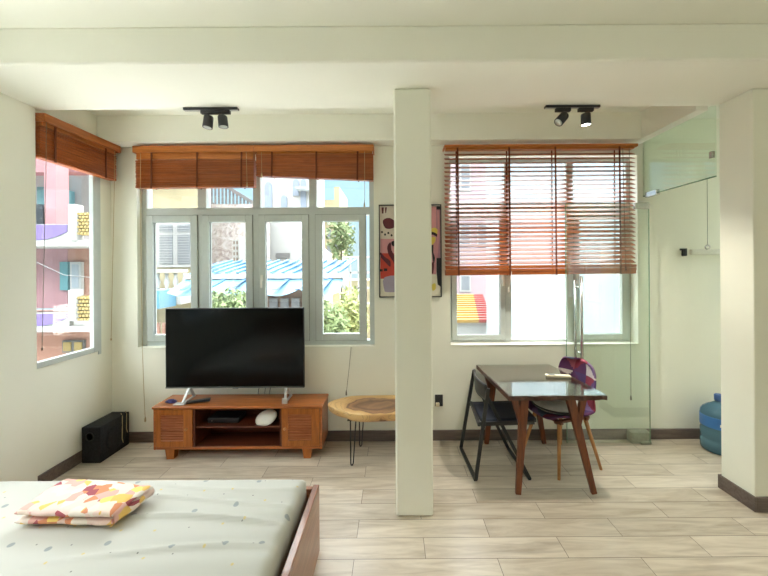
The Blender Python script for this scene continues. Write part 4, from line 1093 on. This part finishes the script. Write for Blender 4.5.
def slopebox(x0a, x0b, x1a, x1b, mat, nm):
    z0 = W(470, 321, Y)[1]; z1 = W(470, 294, Y + 1.6)[1]
    b = MB(); n = 12
    for k in range(n):
        t0, t1 = k / n, (k + 1) / n
        xa_, xb_ = x0a + (x1a - x0a) * t0, x0b + (x1b - x0b) * t0; xc_, xd_ = x0a + (x1a - x0a) * t1, x0b + (x1b - x0b) * t1
        ya, yb_ = Y + 1.6 * t0, Y + 1.6 * t1; za, zb_ = z0 + (z1 - z0) * t0 + .04, z0 + (z1 - z0) * t1
        lo = [b.b.verts.new(p) for p in ((xa_, ya, za), (xb_, ya, za), (xd_, yb_, zb_), (xc_, yb_, zb_))]; bo = [b.b.verts.new((v.co.x, v.co.y, v.co.z - .08)) for v in lo]
        b.b.faces.new(lo); b.b.faces.new(bo[::-1])
        for q in range(4): b.b.faces.new([lo[q], lo[(q + 1) % 4], bo[(q + 1) % 4], bo[q]])
    b.build(nm, mat, h10)
xl, _ = W(440, 300, Y); xmid0, _ = W(479, 321, Y); xmid1 = W(473, 294, Y + 1.6)[0]; xr, _ = W(492, 321, Y)
slopebox(xl, xmid0, xl, xmid1, 'o_yellowtile', 'yellow_roof'); slopebox(xmid0 + .002, xr, xmid1 + .002, xr + .2, 'o_redtile', 'red_roof')
part(h10, 'wall', 'o_white', [(xl, xr, Y + .1, Y + 1.5, GZ, W(470, 323, Y)[1])])
Y = 11.5
h11 = thing('house', (1.8, Y, GZ), 'pale pink house behind the yellow and red tiled roof', 'house')
ext('o_palepink', srgb(226, 200, 208))
part(h11, 'wall', 'o_palepink', [(W(420, 300, Y)[0], W(520, 300, Y)[0], Y, Y + 3, GZ, 6.4)])
for (u0, u1, v0, v1) in ((461, 469, 276, 290), (461, 469, 225, 245), (478, 488, 225, 245), (461, 469, 165, 190)):
    c0 = W(u0, v1, Y); c1 = W(u1, v0, Y); w_ = part(h11, 'window', 'o_white', [(c0[0] - .05, c1[0] + .05, Y - .05, Y - .001, c0[1] - .05, c1[1] + .05)]); part(w_, 'pane', 'o_window', [(c0[0], c1[0], Y - .06, Y - .049, c0[1], c1[1])])

# ------------------------------------------------------------------ light
SKY = 6.0
wd = bpy.data.worlds.new('World'); S.world = wd; wd.use_nodes = True
nt = wd.node_tree; bg = nt.nodes['Background']
tc = nt.nodes.new('ShaderNodeTexCoord'); sx = nt.nodes.new('ShaderNodeSeparateXYZ'); rp = nt.nodes.new('ShaderNodeValToRGB')
nt.links.new(tc.outputs['Generated'], sx.inputs[0]); nt.links.new(sx.outputs[2], rp.inputs[0]); nt.links.new(rp.outputs[0], bg.inputs[0])
e = rp.color_ramp.elements; e[0].position = .05; e[0].color = (.052, .068, .074, 1); e[1].position = .28; e[1].color = (.046, .076, .096, 1)
e = rp.color_ramp.elements.new(.62); e.color = (.93, .965, 1, 1)
bg.inputs[1].default_value = SKY
sl = bpy.data.lights.new('sun', 'SUN'); sl.energy = 5.5; sl.angle = math.radians(1.5); sl.color = (1, .96, .88)
so = bpy.data.objects.new('sun', sl); COL.objects.link(so)
so.rotation_euler = Vector((-.26, -.04, -.96)).to_track_quat('-Z', 'Y').to_euler()
# added ceiling lamp behind the camera, warm fill for the room
lp = thing('fill_lamp', (.6, -1.5, ZC - .06), 'added square fill lamp on the ceiling behind the camera', 'ceiling light')
b = MB(); b.box(.1, 1.1, -2.0, -1.0, ZC - .05, ZC, .01); b.build('housing', 'white', lp)
M['panel'] = emit('lit fill diffuser', (1, .90, .72), 1)
b = MB(); b.box(.14, 1.06, -1.96, -1.04, ZC - .056, ZC - .049); b.build('diffuser', 'panel', lp)

# ------------------------------------------------------------------ camera
cd = bpy.data.cameras.new('camera'); co = bpy.data.objects.new('camera', cd); COL.objects.link(co)
cd.sensor_fit = 'HORIZONTAL'; cd.sensor_width = 36; cd.lens = F / 768 * 36
cd.shift_x = -(VX - 384) / 768; cd.shift_y = -(288 - VY) / 768
cd.clip_start = .05; cd.clip_end = 200
co.location = (0, 0, H); co.rotation_euler = (PI / 2, TH, 0)
S.camera = co
S.view_settings.view_transform = 'Standard'; S.view_settings.look = 'None'; S.view_settings.gamma = 1; S.view_settings.use_curve_mapping = False
S.view_settings.exposure = 1.27
S.cycles.max_bounces = 14; S.cycles.diffuse_bounces = 8; S.cycles.glossy_bounces = 6; S.cycles.transparent_max_bounces = 24; S.cycles.transmission_bounces = 8
S.cycles.use_denoising = True; S.cycles.sample_clamp_indirect = 6; S.cycles.caustics_reflective = False; S.cycles.caustics_refractive = False
